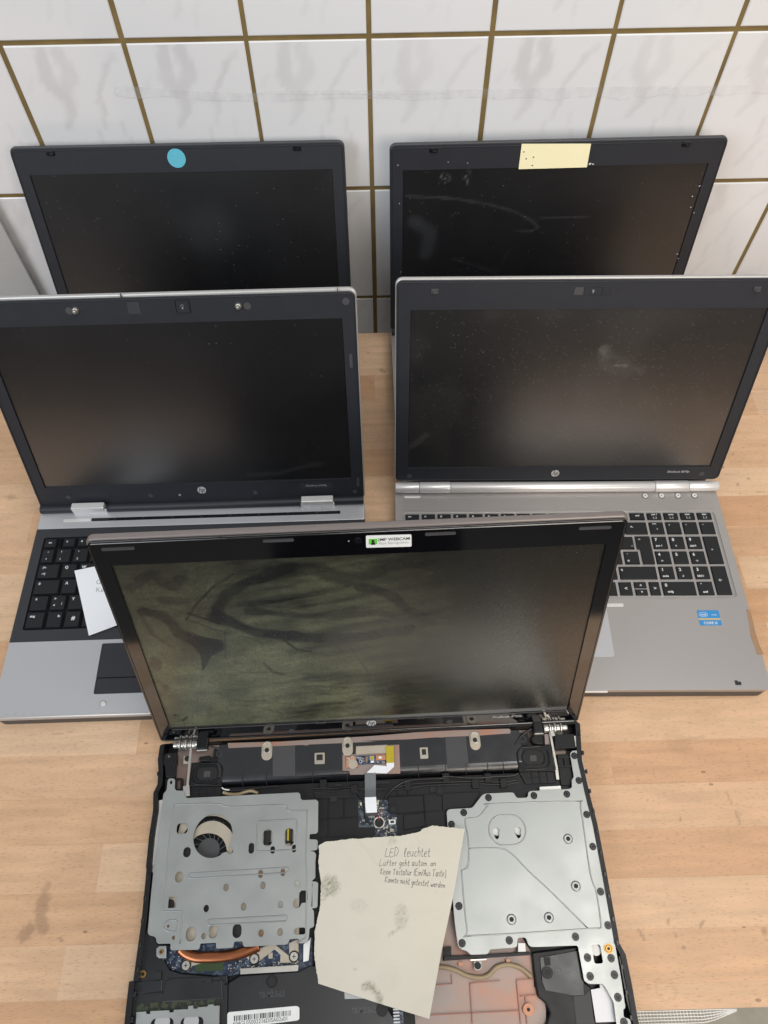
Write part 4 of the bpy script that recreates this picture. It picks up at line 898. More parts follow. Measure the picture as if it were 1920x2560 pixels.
    cab('speaker_cable', [(-0.0151,-0.0556),(-0.0109,-0.0613),(-0.0097,-0.0682),(-0.0084,-0.075),(-0.0072,-0.0804),(-0.0024,-0.0859)], (.0155, .0165), .0008, 'cable')
    cab('speaker_cable', [(-0.1424,-0.0462),(-0.1392,-0.0482),(-0.1345,-0.0488),(-0.1191,-0.0488),(-0.1037,-0.0477),(-0.0875,-0.0474)], .0158, .0008, 'cable')
    cab('white_wire', [(-0.1423,-0.0463),(-0.1403,-0.0476),(-0.1376,-0.0484),(-0.1349,-0.0487)], .0166, .0006, 'white')
    cab('braided_cable', [(-0.1412,-0.0502),(-0.1352,-0.0523),(-0.1267,-0.0527),(-0.1207,-0.0512),(-0.1145,-0.0503),(-0.1082,-0.0528)], .0150, .0016, 'tan')
    cab('red_wire', [(0.0049,-0.0822),(0.0044,-0.0789),(0.0062,-0.0756),(0.0078,-0.0723)], .0165, .0004, mat('red_wire', (150, 40, 50), .4))
    # centre board
    pcb = plate('circuit_board', [(a, b) for a, b in boardhole], .0085, .0112, 'pcb')
    mb = MB(); random.seed(3)
    xs = [a for a, b in boardhole]; ys = [b for a, b in boardhole]
    for i in range(150):
        a, b = random.uniform(min(xs), max(xs)), random.uniform(min(ys), max(ys))
        if not inpoly(a, b, boardhole) or not inpoly(a+.002, b-.002, boardhole): continue
        w_, h_ = random.choice(((.0006, .0012), (.0012, .0006), (.0009, .0009), (.0018, .0012))); mb.box(a, a+w_, b-h_, b, .0112, .0112+random.uniform(.0003, .0008), random.choice((0, 0, 1, 1, 2)))
    tag(mb.build('small_components', ['steel_bright', 'void', 'cream'], pcb), kind='stuff')
    x0, x1, y0, y1 = box2([(-0.0078,-0.0738),(0.004,-0.0774)]); mb = MB(); mb.box(x0, x1, y0, y1, .0112, .0135, 0); mb.build('ribbon_socket', 'rubber', pcb, .0003)
    mb = MB(); x0, x1, y0, y1 = box2([(-0.0047,-0.0769),(0.001,-0.0785)])
    for i in range(8): mb.box(x0+(x1-x0)*i/8, x0+(x1-x0)*(i+.5)/8, y0, y1, .0112, .0120)
    mb.build('socket_pins', 'steel_bright', pcb)
    c_ = [(0.0048,-0.0834)][0]
    mb = MB(); mb.tube(at3(ell(c_, .0047, .0047, 24), .0125), .0009, 6, closed=True); mb.cyl((c_[0], c_[1], .0112), .0036, .0018, mi=1); mb.build('buzzer', ['steel_bright', 'void'], pcb)
    x0, x1, y0, y1 = box2([(0.0138,-0.0815),(0.0201,-0.0854)]); mb = MB(); mb.box(x0, x1, y0, y1, .0112, .0125, 0); mb.box(x0+.0015, x1-.0015, y0+.001, y1-.001, .0125, .0128, 1); mb.build('connector', ['white', 'void'], pcb)
    x0, x1, y0, y1 = box2([(0.0145,-0.0891),(0.0179,-0.0919)]); MB().box(x0, x1, y0, y1, .0112, .0124).build('chip', 'cream', pcb, .0002)
    for s_ in ([(-0.0124,-0.0647),(-0.0105,-0.0678)], [(0.0033,-0.0647),(0.0051,-0.0679)]):
        x0, x1, y0, y1 = box2(s_); mb = MB(); mb.prism(rrect(x0, x1, y0, y1, .001), .0112, .0122); mb.build('status_lamp', 'yellow', pcb)
    # --- speakers
    def speaker(P_, cen, rx, ry, low):
        sp = plate('speaker', P_, .0080, .0165, 'blk', bev=.0006)
        mb = MB(); mb.tube(at3(rrect(cen[0]-rx, cen[0]+rx, cen[1]-ry, cen[1]+ry, ry*.72, 8), .0166), .0009, 8, closed=True); mb.build('speaker_rim', 'blk2', sp)
        mb = MB(); mb.prism(rrect(cen[0]-rx*.74, cen[0]+rx*.74, cen[1]-ry*.68, cen[1]+ry*.68, ry*.6, 8), .0163, .0168); mb.build('speaker_cone', 'void', sp, .0004)
        mb = MB(); mb.tube(at3(rrect(cen[0]-rx*.72, cen[0]+rx*.72, cen[1]-ry*.66, cen[1]+ry*.66, ry*.6, 8), .0169), .0006, 8, closed=True); mb.build('cone_surround', 'blk', sp)
        mb = MB(); mb.box(cen[0]-.0032, cen[0]+.0032, cen[1]-.0030, cen[1]+.0026, .0165, .0172); mb.build('dust_cap', 'rubber', sp, .0012)
        mb = MB(); mb.prism(low, .0080, .0150); x0, x1, y0, y1 = box2([low[0], low[2]])
        for i in range(1, 4): xx = x0+(x1-x0)*(.12+i*.22); mb.box(xx-.0004, xx+.0004, y0+.001, y1-.001, .0150, .0158)
        mb.box(x0+.006, x1-.007, (y0+y1)/2-.0004, (y0+y1)/2+.0004, .0150, .0156)
        mb.build('speaker_skirt', 'blk', sp, .0003)
    speaker([(-0.173,-0.022),(-0.1557,-0.0219),(-0.1556,-0.0178),(-0.143,-0.0181),(-0.1428,-0.0448),(-0.1738,-0.0437)], [(-0.1572,-0.033)][0], .0142, .0095, [(-0.1741,-0.0438),(-0.1434,-0.0449),(-0.1432,-0.0541),(-0.174,-0.0536)])
    speaker([(0.1407,-0.0209),(0.1747,-0.0219),(0.1736,-0.0464),(0.1398,-0.0454)], [(0.1553,-0.0334)][0], .0150, .0105, [(0.1403,-0.0456),(0.1742,-0.0465),(0.1734,-0.0569),(0.1445,-0.0564)])
    # --- hinge hardware
    def hinge(c, y_, z_, flip):
        hz = empty('tmp', (0, 0, 0)); bpy.data.objects.remove(hz)
        mb = MB(); s = flip
        segs = [(0, .004, .0040), (.0042, .0055, .0048), (.0058, .0075, .0036), (.0078, .0095, .0050), (.0098, .0125, .0038), (.0128, .0140, .0050), (.0142, .0185, .0030)]
        for a, b, r in segs:
            x0 = c+s*a; x1 = c+s*b; mb.cyl((min(x0, x1), y_, z_), r, abs(x1-x0), 'x', 20)
        h = mb.build('hinge', 'steel_bright', root, .0003)
        return h
    hinge([(-0.1685,-0.0099)][0][0], -.0050, .0165, -1.25)
    hinge([(0.1694,-0.0083)][0][0], -.0060, .0165, 1.25)
    # hinge straps from lid (black with chromed end)
    for P_ in ([(-0.1686,-0.0063),(-0.1575,-0.0068)], [(0.1587,-0.007),(0.1686,-0.0075)]):
        x0, x1 = P_[0][0], P_[1][0]
        MB().box(x0, x1, -.0110, .0030, .0150, .0216).build('hinge_strap', 'blk2', root, .0012)
        MB().box(x0+.0004, x1-.0004, -.0122, -.0108, .0160, .0205).build('strap_end', 'steel_bright', root, .0006)
    # steel rods beside the speakers
    def rod(a, b, z, wd, nm='bracket_rod'):
        a, b = Vector(a), Vector(b); d = b-a; nn = Vector((-d.y, d.x)).normalized()*wd/2
        mb = MB(); mb.prism([tuple(a-nn), tuple(b-nn), tuple(b+nn), tuple(a+nn)], z-.0012, z); return mb.build(nm, 'steel_bright', root, .0002)
    p = [(-0.1746,-0.0059),(-0.1747,-0.0431)]; rod(p[0], p[1], .0180, .0022)
    p = [(-0.1759,-0.0431),(-0.1746,-0.0527)]; rod(p[0], p[1], .0178, .0060, 'bracket_foot')
    p = [(0.1751,-0.0102),(0.1761,-0.0458)]; rod(p[0], p[1], .0180, .0022)
    p = [(0.1756,-0.0458),(0.1752,-0.0544)]; rod(p[0], p[1], .0180, .0030)
    p = [(0.1764,-0.0083),(0.1775,-0.0142)]; rod(p[0], p[1], .0190, .0040, 'bracket_tab')
    p = [(-0.1812,-0.0157),(-0.1745,-0.0157),(-0.1738,-0.023),(-0.1809,-0.0226)]
    t_ = plate('bracket_tab', p, .0150, .0160, 'cream'); c_ = [(-0.1776,-0.018)][0]
    mb = MB(); mb.cyl((c_[0], c_[1], .0158), .0026, .0010); mb.build('screw', 'void', t_, .0003)
    # corner blocks
    bl = plate('corner_block', [(-0.2024,-0.0124),(-0.1883,-0.0119),(-0.1876,-0.0223),(-0.1883,-0.0234),(-0.1879,-0.0351),(-0.1961,-0.0347),(-0.1984,-0.024),(-0.2023,-0.0208)], .0090, .0175, 'blk', bev=.0006)
    c_ = [(-0.195,-0.0154)][0]; mb = MB(); mb.cyl((c_[0], c_[1], .0174), .0028, .0005, mi=0); mb.cyl((c_[0], c_[1], .0178), .0009, .0004, mi=1, seg=3); mb.build('screw', ['void', 'steel_bright'], bl)
    bl = plate('corner_block', [(0.1794,-0.0123),(0.1986,-0.0126),(0.2017,-0.0263),(0.1771,-0.0261)], .0090, .0172, 'blk', bev=.0006)
    plate('metal_contact', [(0.1977,-0.0148),(0.2004,-0.0148),(0.1996,-0.0254),(0.1975,-0.0253)], .0172, .0180, 'steel_bright', parent=bl, bev=.0002)
    plate('corner_block', [(0.1788,-0.0307),(0.1909,-0.0306),(0.1906,-0.0525),(0.1877,-0.0597),(0.1778,-0.0595)], .0080, .0150, 'blk', bev=.0006)
    mb = MB()
    for s_ in ([(0.1788,-0.0345),(0.1903,-0.0344)], [(0.1853,-0.0348),(0.185,-0.0423)], [(0.1781,-0.0426),(0.1901,-0.0426)]):
        a, b = Vector(s_[0]), Vector(s_[1]); d = b-a; nn = Vector((-d.y, d.x)).normalized()*.0006
        mb.prism([tuple(a-nn), tuple(b-nn), tuple(b+nn), tuple(a+nn)], .0150, .0175)
    mb.build('block_ribs', 'blk2', root)
    plate('ribbed_wall', [(-0.1979,-0.0351),(-0.1812,-0.0352),(-0.1805,-0.0464),(-0.1962,-0.0471)], .0080, .0140, 'blk2', [[(-0.1869,-0.0364),(-0.1826,-0.0363),(-0.1821,-0.0452),(-0.186,-0.0454)]], bev=.0003)
    # screw ears near the speakers
    for s_ in ([(-0.1472,-0.0148)], [(0.1483,-0.0151)]):
        a, b = s_[0]; e_ = plate('screw_ear', rrect(a-.0055, a+.0055, b-.006, b+.006, .0025), .0110, .0160, 'blk', bev=.0005)
        mb = MB(); mb.tube(at3(ell((a, b), .0026, .0026, 16), .0162), .0005, 5, closed=True, mi=0); mb.cyl((a, b, .0158), .0016, .0005, mi=1, seg=12); mb.build('screw', ['rubber', 'void'], e_)
    cab('lid_cable', [(0.1571,-0.0062),(0.152,-0.0092),(0.1462,-0.0128),(0.1423,-0.0171),(0.1399,-0.0202)], (.0195, .0160), .0011, 'cable')
    cab('lid_cable', [(-0.1566,-0.0069),(-0.1525,-0.0087),(-0.1476,-0.0105),(-0.1418,-0.0138)], (.0175, .0150), .0010, 'cable')
    plate('foam_block', [(0.1562,-0.0125),(0.1686,-0.0118),(0.1678,-0.0208),(0.1627,-0.0215),(0.1578,-0.0197),(0.1555,-0.017)], .0100, .0172, 'blk', bev=.0015)
    plate('foam_block', [(-0.1671,-0.0163),(-0.1561,-0.0152),(-0.1553,-0.0214),(-0.1659,-0.0213)], .0100, .0150, 'blk', bev=.0015)
    plate('copper_bracket', [(0.1699,-0.0106),(0.1748,-0.0108),(0.1738,-0.0212),(0.1688,-0.0212)], .0120, .0148, 'shield', bev=.0006)

    # --- left steel plate
    zp0, zp1 = .0180, .0188
    LP = [(-0.1962,-0.0496),(-0.1936,-0.0465),(-0.1935,-0.0374),(-0.192,-0.0361),(-0.1881,-0.0362),(-0.1866,-0.0378),(-0.1861,-0.0456),(-0.1843,-0.0474),(-0.1777,-0.0479),(-0.1754,-0.0532),(-0.1735,-0.0546),(-0.0698,-0.0545),(-0.0681,-0.0559),(-0.0675,-0.06),(-0.0659,-0.0615),(-0.0531,-0.0617),(-0.0511,-0.0634),(-0.0513,-0.0895),(-0.0529,-0.091),(-0.059,-0.0912),(-0.059,-0.0955),(-0.0526,-0.096),(-0.0515,-0.0973),(-0.0517,-0.1038),(-0.053,-0.1048),(-0.0589,-0.1051),(-0.0545,-0.106),(-0.053,-0.1084)]+[(-0.0537,-0.1143),(-0.0537,-0.1271),(-0.0563,-0.1291),(-0.0569,-0.1298),(-0.0522,-0.1304),(-0.0511,-0.1318),(-0.0518,-0.1498),(-0.053,-0.1507),(-0.0568,-0.1509),(-0.0549,-0.153),(-0.0546,-0.164),(-0.0555,-0.1652),(-0.0586,-0.166),(-0.0591,-0.1724),(-0.0604,-0.1766),(-0.0672,-0.1768),(-0.0678,-0.1731),(-0.0758,-0.1732),(-0.0764,-0.1758),(-0.0782,-0.177),(-0.1136,-0.1771),(-0.1151,-0.176),(-0.1156,-0.173),(-0.1229,-0.1728),(-0.1231,-0.1763),(-0.1243,-0.1773),(-0.1372,-0.1773),(-0.138,-0.1762),(-0.1382,-0.173),(-0.1516,-0.1729),(-0.1519,-0.1764),(-0.1537,-0.1773),(-0.1758,-0.1767),(-0.1768,-0.1754),(-0.1769,-0.1717),(-0.1874,-0.1715),(-0.1891,-0.1701),(-0.1897,-0.1674),(-0.1917,-0.1657),(-0.1955,-0.1649),(-0.1974,-0.1627),(-0.198,-0.1329),(-0.198,-0.1145)]
    holes = []
    c1, rx = [(-0.1471,-0.0883),(-0.1293,-0.0891),(-0.1485,-0.0698)], 0
    bigr = (c1[1][0]-c1[0][0]); bigry = (c1[2][1]-c1[0][1])
    big = [(c1[0][0]+bigr*math.cos(R(a)), c1[0][1]+bigry*math.sin(R(a))) for a in range(-35, 299, 8)]
    nt_ = [(-0.1371,-0.1032),(-0.1336,-0.1022),(-0.1319,-0.104),(-0.1299,-0.1044),(-0.128,-0.103),(-0.128,-0.1001),(-0.1296,-0.0982)]
    big = big+nt_[:]
    holes.append(big)
    for s_ in ([(-0.1808,-0.0763),(-0.1706,-0.0853)],): holes.append(slot(s_, .003))
    for s_ in ([(-0.1729,-0.0967),(-0.1662,-0.1052)], [(-0.1016,-0.0852),(-0.0927,-0.0993)], [(-0.0815,-0.085),(-0.0733,-0.1002)], [(-0.1141,-0.0959),(-0.1091,-0.1049)], [(-0.0943,-0.0996),(-0.0902,-0.1058)], [(-0.0749,-0.0993),(-0.0711,-0.1057)],
               [(-0.1781,-0.1164),(-0.1713,-0.1252)], [(-0.1044,-0.1186),(-0.1003,-0.1249)], [(-0.0847,-0.1185),(-0.0807,-0.1244)], [(-0.1645,-0.1599),(-0.1558,-0.1709)], [(-0.145,-0.1594),(-0.1375,-0.1696)], [(-0.1247,-0.1596),(-0.1169,-0.1703)], [(-0.0719,-0.165),(-0.0617,-0.1702)]):
        holes.append(slot(s_))
    holes.append(slot([(-0.1821,-0.1362),(-0.1753,-0.1449)], .0008))
    holes.append([(-0.0732,-0.1466),(-0.072,-0.1433),(-0.0695,-0.1425),(-0.0679,-0.1426),(-0.0677,-0.1384),(-0.0658,-0.1366),(-0.0626,-0.1367),(-0.0607,-0.1382),(-0.0604,-0.1438),(-0.0619,-0.1462),(-0.0657,-0.1464),(-0.0669,-0.1491),(-0.0694,-0.1503),(-0.0719,-0.1494)])
    for cc, r_ in zip([(-0.1324,-0.1311),(-0.0999,-0.131),(-0.0694,-0.131),(-0.1486,-0.1467),(-0.1161,-0.1468),(-0.084,-0.1466),(-0.1804,-0.1586),(-0.1749,-0.1675),(-0.1493,-0.1674),(-0.1001,-0.1676),(-0.0839,-0.1675),(-0.1147,-0.1679)], (32, 31, 31, 31, 32, 31, 13, 17, 25, 31, 32, 12)):
        k = .000076*r_*1.0; holes.append(ell(cc, k*1.0, k*1.22, 18))
    # clip the small overlap hole
    holes.pop()
    holes.append(ell([(-0.1901,-0.0398)][0], .0012, .0018, 12))
    lp = plate('steel_plate', rnd(LP, .0008, 2), zp0, zp1, 'steel', holes, bev=0)
    def emb(paths, par, z=zp1):
        for pts, cl in paths:
            mb = MB(); mb.tube(at3(pts, z), .0006, 8, flat=.55, closed=cl); mb.build('embossed_line', 'groove', par)
    def ob(p0, p1, r):
        a, b = Vector(p0), Vector(p1); d = (b-a).normalized(); n_ = Vector((-d.y, d.x)); out = []
        for c_, s0 in ((b, -90), (a, 90)):
            for i in range(9): t = R(s0+180*i/8); out.append(tuple(c_+d*r*math.cos(t)+n_*r*math.sin(t)))
        return out
    pA = [(-0.1643,-0.1204),(-0.0795,-0.1197)]; pB = [(-0.1445,-0.1574),(-0.0799,-0.1573)]
    L1 = [(-0.069,-0.1762),(-0.0635,-0.1733),(-0.0617,-0.168),(-0.0615,-0.1209)]+[(-0.0625,-0.1097),(-0.0615,-0.0732),(-0.0638,-0.0708),(-0.0792,-0.0699),(-0.0847,-0.0648),(-0.1331,-0.0641),(-0.1454,-0.0609),(-0.1817,-0.0599),(-0.1852,-0.0623),(-0.1864,-0.0858),(-0.1865,-0.1097)]+[(-0.1857,-0.1266),(-0.1857,-0.1452),(-0.1838,-0.1472),(-0.1725,-0.1477),(-0.1691,-0.1504),(-0.1689,-0.1721)]
    emb([(rnd(L1, .003)[4:-4] if False else smooth(L1, 4), False), (ob(pA[0], pA[1], .0021), True), (ob(pB[0], pB[1], .0021), True),
         (rrect(*box2([(-0.1072,-0.0779),(-0.0709,-0.1034)]), .002), True), (rnd([(-0.1794,-0.1538),(-0.1729,-0.1541),(-0.1729,-0.163),(-0.1803,-0.1626),(-0.1843,-0.1601),(-0.1842,-0.1557)], .003), True),
         ([(-0.0563,-0.1316),(-0.0567,-0.1496)], False)], lp)
    # folded bright edge flaps below
    plate('bottom_strip', [(-0.2008,-0.0546),(-0.196,-0.0541),(-0.1968,-0.1157),(-0.2017,-0.1155)], .0140, .0150, 'white')
    # fan and metal bits underneath the left plate
    fc = [(-0.1512,-0.0994)][0]
    cr = plate('heat_spreader', [(-0.1773,-0.0667),(-0.0665,-0.0707),(-0.062,-0.1215)]+[(-0.0686,-0.12),(-0.0679,-0.1719),(-0.1639,-0.1706),(-0.1824,-0.16),(-0.1872,-0.1261)], .0135, .0149, 'cream', [ell(fc, .0275, .0290, 32)])
    mb = MB(); mb.cyl((fc[0], fc[1], .0062), .0272, .0010, mi=0, seg=40); mb.cyl((fc[0], fc[1], .0070), .0100, .0070, mi=1, seg=30)
    for i in range(17):
        a = 2*math.pi*i/17; a2 = a+.35; p0 = Vector((math.cos(a), math.sin(a)))*.0100; p1 = Vector((math.cos(a2), math.sin(a2)))*.0262
        d = (p1-p0).normalized(); nn = Vector((-d.y, d.x))*.0004; p0, p1 = p0+Vector(fc), p1+Vector(fc)
        mb.prism([tuple(p0-nn), tuple(p1-nn), tuple(p1+nn), tuple(p0+nn)], .0070, .0132, mi=1)
    mb.build('fan', ['void', 'rubber'], root)
    #plate('fan_shadow_ring', [(-0.1676,-0.0725),(-0.1606,-0.0678),(-0.1459,-0.0672),(-0.132,-0.0742),(-0.133,-0.0803),(-0.1452,-0.0767),(-0.1572,-0.0767),(-0.1649,-0.0801)], .0150, .0156, 'blk2')
    for s_, r_, mi in (("600,365", .0028, 0), ("1226,190", .0026, 1), ("1110,335", .003, 2), ("350,320", .004, 0), ("812,520", .0045, 0), ("975,545", .0028, 3), ("970,125", .0022, 3), ("1125,110", .0022, 3), ("395,145", .0025, 1), ("988,205", .0026, 1)):
        pass
    bits = zip([(-0.1491,-0.1467),(-0.0846,-0.1464),(-0.1812,-0.1424),(-0.1209,-0.1646),(-0.1002,-0.1693),(-0.1033,-0.1215),(-0.0833,-0.1207),(-0.0706,-0.1306),(-0.1761,-0.1674),(-0.1816,-0.1585)], (0, 2, 0, 0, 3, 3, 3, 4, 3, 3), (.0038, .0036, .0038, .0050, .0034, .0030, .0030, .0032, .002, .002))
    bm_ = ['void', 'steel', 'card', 'brownres', 'steel_bright', 'kapton']
    for (a, b), mi, r_ in bits: mb = MB(); mb.cyl((a, b, .0149), r_, .0008+.0002*mi, seg=18, ry=r_*1.2); mb.build('inner_piece', bm_[mi], cr)
    for (a, b) in [(-0.0979,-0.0919),(-0.078,-0.0916),(-0.1127,-0.0996),(-0.0929,-0.1018),(-0.0736,-0.1021),(-0.1711,-0.0999)]: MB().box(a-.0032, a+.0032, b-.0060, b+.0060, .0149, .0156).build('inner_piece', 'void', cr)
    for (a, b) in [(-0.0791,-0.0903)]: MB().box(a-.0008, a+.0010, b-.005, b+.005, .0156, .0162).build('inner_piece', 'kapton', cr)
    plate('fan_bracket', smooth([(-0.1653,-0.0895),(-0.1638,-0.0816),(-0.1569,-0.0763),(-0.1477,-0.0751),(-0.1395,-0.078),(-0.1324,-0.0837),(-0.1292,-0.0893),(-0.1282,-0.0979),(-0.1305,-0.1044),(-0.134,-0.1012),(-0.1353,-0.0969),(-0.1386,-0.0913),(-0.1441,-0.0874),(-0.1509,-0.0856),(-0.1581,-0.0861),(-0.1632,-0.088)], 3, True), .0149, .0158, 'cream')
    # --- right steel plate
    RP = [(0.0676,-0.0788),(0.0685,-0.0769),(0.0708,-0.0759),(0.0908,-0.0759),(0.0927,-0.0748),(0.1016,-0.0655),(0.1048,-0.0639),(0.1295,-0.064),(0.1318,-0.0645),(0.1332,-0.0677),(0.1347,-0.0692),(0.1429,-0.0694),(0.1446,-0.0682),(0.1455,-0.0647),(0.1475,-0.0637),(0.1767,-0.0637),(0.185,-0.0635),(0.1872,-0.0621),(0.188,-0.0554),(0.1906,-0.0533),(0.1907,-0.0316),(0.1927,-0.0293),(0.1951,-0.0289),(0.2015,-0.0292),(0.2027,-0.0668),(0.2049,-0.1315)]+[(0.2045,-0.1241),(0.2035,-0.1517),(0.2018,-0.1803),(0.2008,-0.1888),(0.2008,-0.2127),(0.2,-0.2346),(0.1981,-0.2353),(0.1971,-0.2408),(0.2021,-0.2423),(0.2022,-0.2455),(0.2029,-0.2522),(0.1924,-0.2517),(0.1903,-0.245),(0.1913,-0.2303),(0.1853,-0.2175),(0.1733,-0.2169),(0.1699,-0.2145),(0.1692,-0.1903),(0.1681,-0.1892),(0.13,-0.1886),(0.1274,-0.1869),(0.1263,-0.1823),(0.1249,-0.1813),(0.1199,-0.1813),(0.1185,-0.1825),(0.1179,-0.187),(0.1161,-0.1882),(0.0942,-0.1886),(0.0924,-0.1919),(0.0773,-0.1918),(0.0751,-0.189),(0.0701,-0.1874),(0.0676,-0.1847),(0.0665,-0.1675),(0.0665,-0.1543)]
    rh = [slot([(0.1807,-0.1894),(0.1882,-0.2031)], .002)]
    for cc in [(0.1113,-0.0978),(0.1311,-0.0981)]: rh.append([(cc[0]+.0034*math.cos(a)*(1 if math.sin(a) > 0 else .75), cc[1]+.0042*math.sin(a)*(1 if math.sin(a) > 0 else 1.35)) for a in [2*math.pi*i/20 for i in range(20)]])
    rp = plate('steel_plate', rnd(RP, .0015, 2), zp0, zp1, 'steel', rh)
    L2 = [(0.0839,-0.1184),(0.0822,-0.1254),(0.0775,-0.1275),(0.0763,-0.1315),(0.0765,-0.1739),(0.0813,-0.1779),(0.1797,-0.1774),(0.189,-0.1775),(0.1918,-0.1744),(0.1926,-0.1501)]+[(0.1902,-0.134),(0.1917,-0.0802),(0.1875,-0.0748),(0.1089,-0.0732),(0.1058,-0.0748),(0.0966,-0.0837),(0.0858,-0.0846),(0.0837,-0.0875),(0.085,-0.1023),(0.083,-0.1219),(0.0789,-0.1268)]
    L3 = [(0.0845,-0.11),(0.1115,-0.1109),(0.1224,-0.1159),(0.1366,-0.1315)]+[(0.1522,-0.1471),(0.1798,-0.1769)]
    c1 = box2([(0.1047,-0.0833),(0.1381,-0.1088)])
    emb([(smooth(L2, 4), False), (smooth(L3, 5), False), (rrect(c1[0], c1[1], c1[2], c1[3], .0125, 8), True)], rp)
    for cc in [(0.1755,-0.1062)]+[(0.1756,-0.1445),(0.1156,-0.1674),(0.148,-0.1675)]:
        mb = MB(); mb.cyl((cc[0], cc[1], zp1-.0002), .0046, .0010, r2=.0032, mi=0); mb.cyl((cc[0], cc[1], zp1+.0008), .0019, .0003, mi=1, seg=16); mb.build('rivet', ['steel', 'void'], rp)
    SM = bpy.data.meshes.new('screw')
    first = None
    for cc in [(0.1945,-0.0337),(0.1947,-0.0564),(0.1812,-0.0679),(0.1503,-0.0678),(0.1077,-0.0676),(0.0833,-0.0795),(0.0711,-0.089),(0.1964,-0.0865),(0.1967,-0.1136)]+[(0.1966,-0.1498),(0.0713,-0.1551),(0.0712,-0.183),(0.1116,-0.1828),(0.1684,-0.1828),(0.1978,-0.1756),(0.1757,-0.1983),(0.1955,-0.1996),(0.1754,-0.2116),(0.1958,-0.2115),(0.1954,-0.2272),(0.1967,-0.2442)]:
        if first is None:
            mb = MB(); mb.cyl((0, 0, -.0004), .0034, .0010, r2=.0029, mi=0); mb.tube(at3(ell((0, 0), .0017, .0017, 14), .0006), .0004, 5, mi=1, closed=True); mb.cyl((0, 0, .0003), .0009, .0004, mi=2, seg=6)
            first = mb.build('screw', ['blk2', 'rubber', 'void'], rp); s1 = first
        else:
            s1 = first.copy(); scene.collection.objects.link(s1); s1.parent = rp
        s1.location = (cc[0], cc[1], zp1)
    for cc in [(0.1946,-0.1927)]:
        mb = MB(); mb.cyl((cc[0], cc[1], zp1-.0004), .0038, .0012, mi=0); mb.cyl((cc[0], cc[1], zp1+.0008), .0012, .0002, mi=1, seg=14); mb.tube(at3(ell(cc, .0026, .0026, 16), zp1+.0009), .0004, 5, closed=True); mb.build('brass_insert', ['brass', 'void'], rp)
    for (a, b) in [(0.1122,-0.096),(0.1326,-0.0963)]+[(0.1845,-0.1933)]: mb = MB(); mb.cyl((a, b, .0130), .0042, .0030); mb.build('white_clip', 'white', root)
    plate('white_pad', [(0.1571,-0.0602),(0.1769,-0.0602),(0.1768,-0.0638),(0.1567,-0.0636)], .0165, .0178, 'white')
    plate('white_pad', [(0.1195,-0.185),(0.1254,-0.1855),(0.1251,-0.1916),(0.1186,-0.1915)], .0130, .0150, 'white')
    mb = MB(); mb.text('>ABS<  06', [(0.1452,-0.1821)][0]+(zp1+.00005,), .0042); mb.build('stamped_mark', 'groove', rp)
    # --- lower left: mainboard, heat pipe, arms
    lb = plate('mainboard', [(-0.1833,-0.174),(-0.0569,-0.1724),(-0.0568,-0.1978),(-0.0678,-0.1984),(-0.118,-0.1965),(-0.1289,-0.1976),(-0.1684,-0.1932),(-0.1779,-0.1901),(-0.1835,-0.1836)], .0070, .0095, 'pcb2')
    mb = MB(); random.seed(5)
    for s0 in ([(-0.181,-0.1773),(-0.1661,-0.1917)], [(-0.1298,-0.1839),(-0.1132,-0.1952)], [(-0.1123,-0.189),(-0.0691,-0.1931)]):
        x0, x1, y0, y1 = box2(s0)
        for i in range(70):
            a, b = random.uniform(x0, x1), random.uniform(y0, y1); w_, h_ = random.choice(((.0006, .0012), (.0012, .0006), (.0008, .0008)))
            mb.box(a, a+w_, b-h_, b, .0095, .0095+random.uniform(.0003, .0008), random.choice((0, 1, 1)))
    x0, x1, y0, y1 = box2([(-0.0943,-0.1822),(-0.0908,-0.1866)]); mb.box(x0, x1, y0, y1, .0095, .0105, 2)
    x0, x1, y0, y1 = box2([(-0.1566,-0.1874),(-0.1323,-0.1933)]); mb.box(x0, x1, y0, y1, .0095, .0102, 3)
    mb.build('small_components', ['steel_bright', 'void', 'cream', mat('green_chip', (48, 66, 34), .3)], lb)['kind'] = 'stuff'
    hp = [(-0.1694,-0.1757),(-0.1648,-0.1793),(-0.1565,-0.1824),(-0.1466,-0.1832),(-0.1343,-0.1833),(-0.1221,-0.1822),(-0.1123,-0.1802),(-0.1026,-0.1767)]
    mb = MB(); mb.tube(at3(smooth(hp, 6), .0125), .0043, 14, flat=.6); mb.build('heat_pipe', 'copper', root)
    ar = plate('heat_sink_arm', [(-0.1682,-0.1784),(-0.1644,-0.1789),(-0.154,-0.186),(-0.1312,-0.1862),(-0.1311,-0.1876),(-0.1514,-0.1874),(-0.1586,-0.1889),(-0.1619,-0.1929),(-0.1669,-0.1922),(-0.1685,-0.1884),(-0.1658,-0.1838)], .0100, .0113, 'cream', bev=.0004)
    a2 = plate('heat_sink_arm', [(-0.1148,-0.1836),(-0.1026,-0.1788),(-0.0904,-0.1751),(-0.0827,-0.1808),(-0.0765,-0.1854),(-0.0769,-0.1758),(-0.0686,-0.1729),(-0.0687,-0.191),(-0.0843,-0.1903),(-0.0841,-0.184),(-0.089,-0.18),(-0.1034,-0.1889),(-0.1089,-0.1902),(-0.1112,-0.1864)], .0100, .0113, 'cream', bev=.0004)
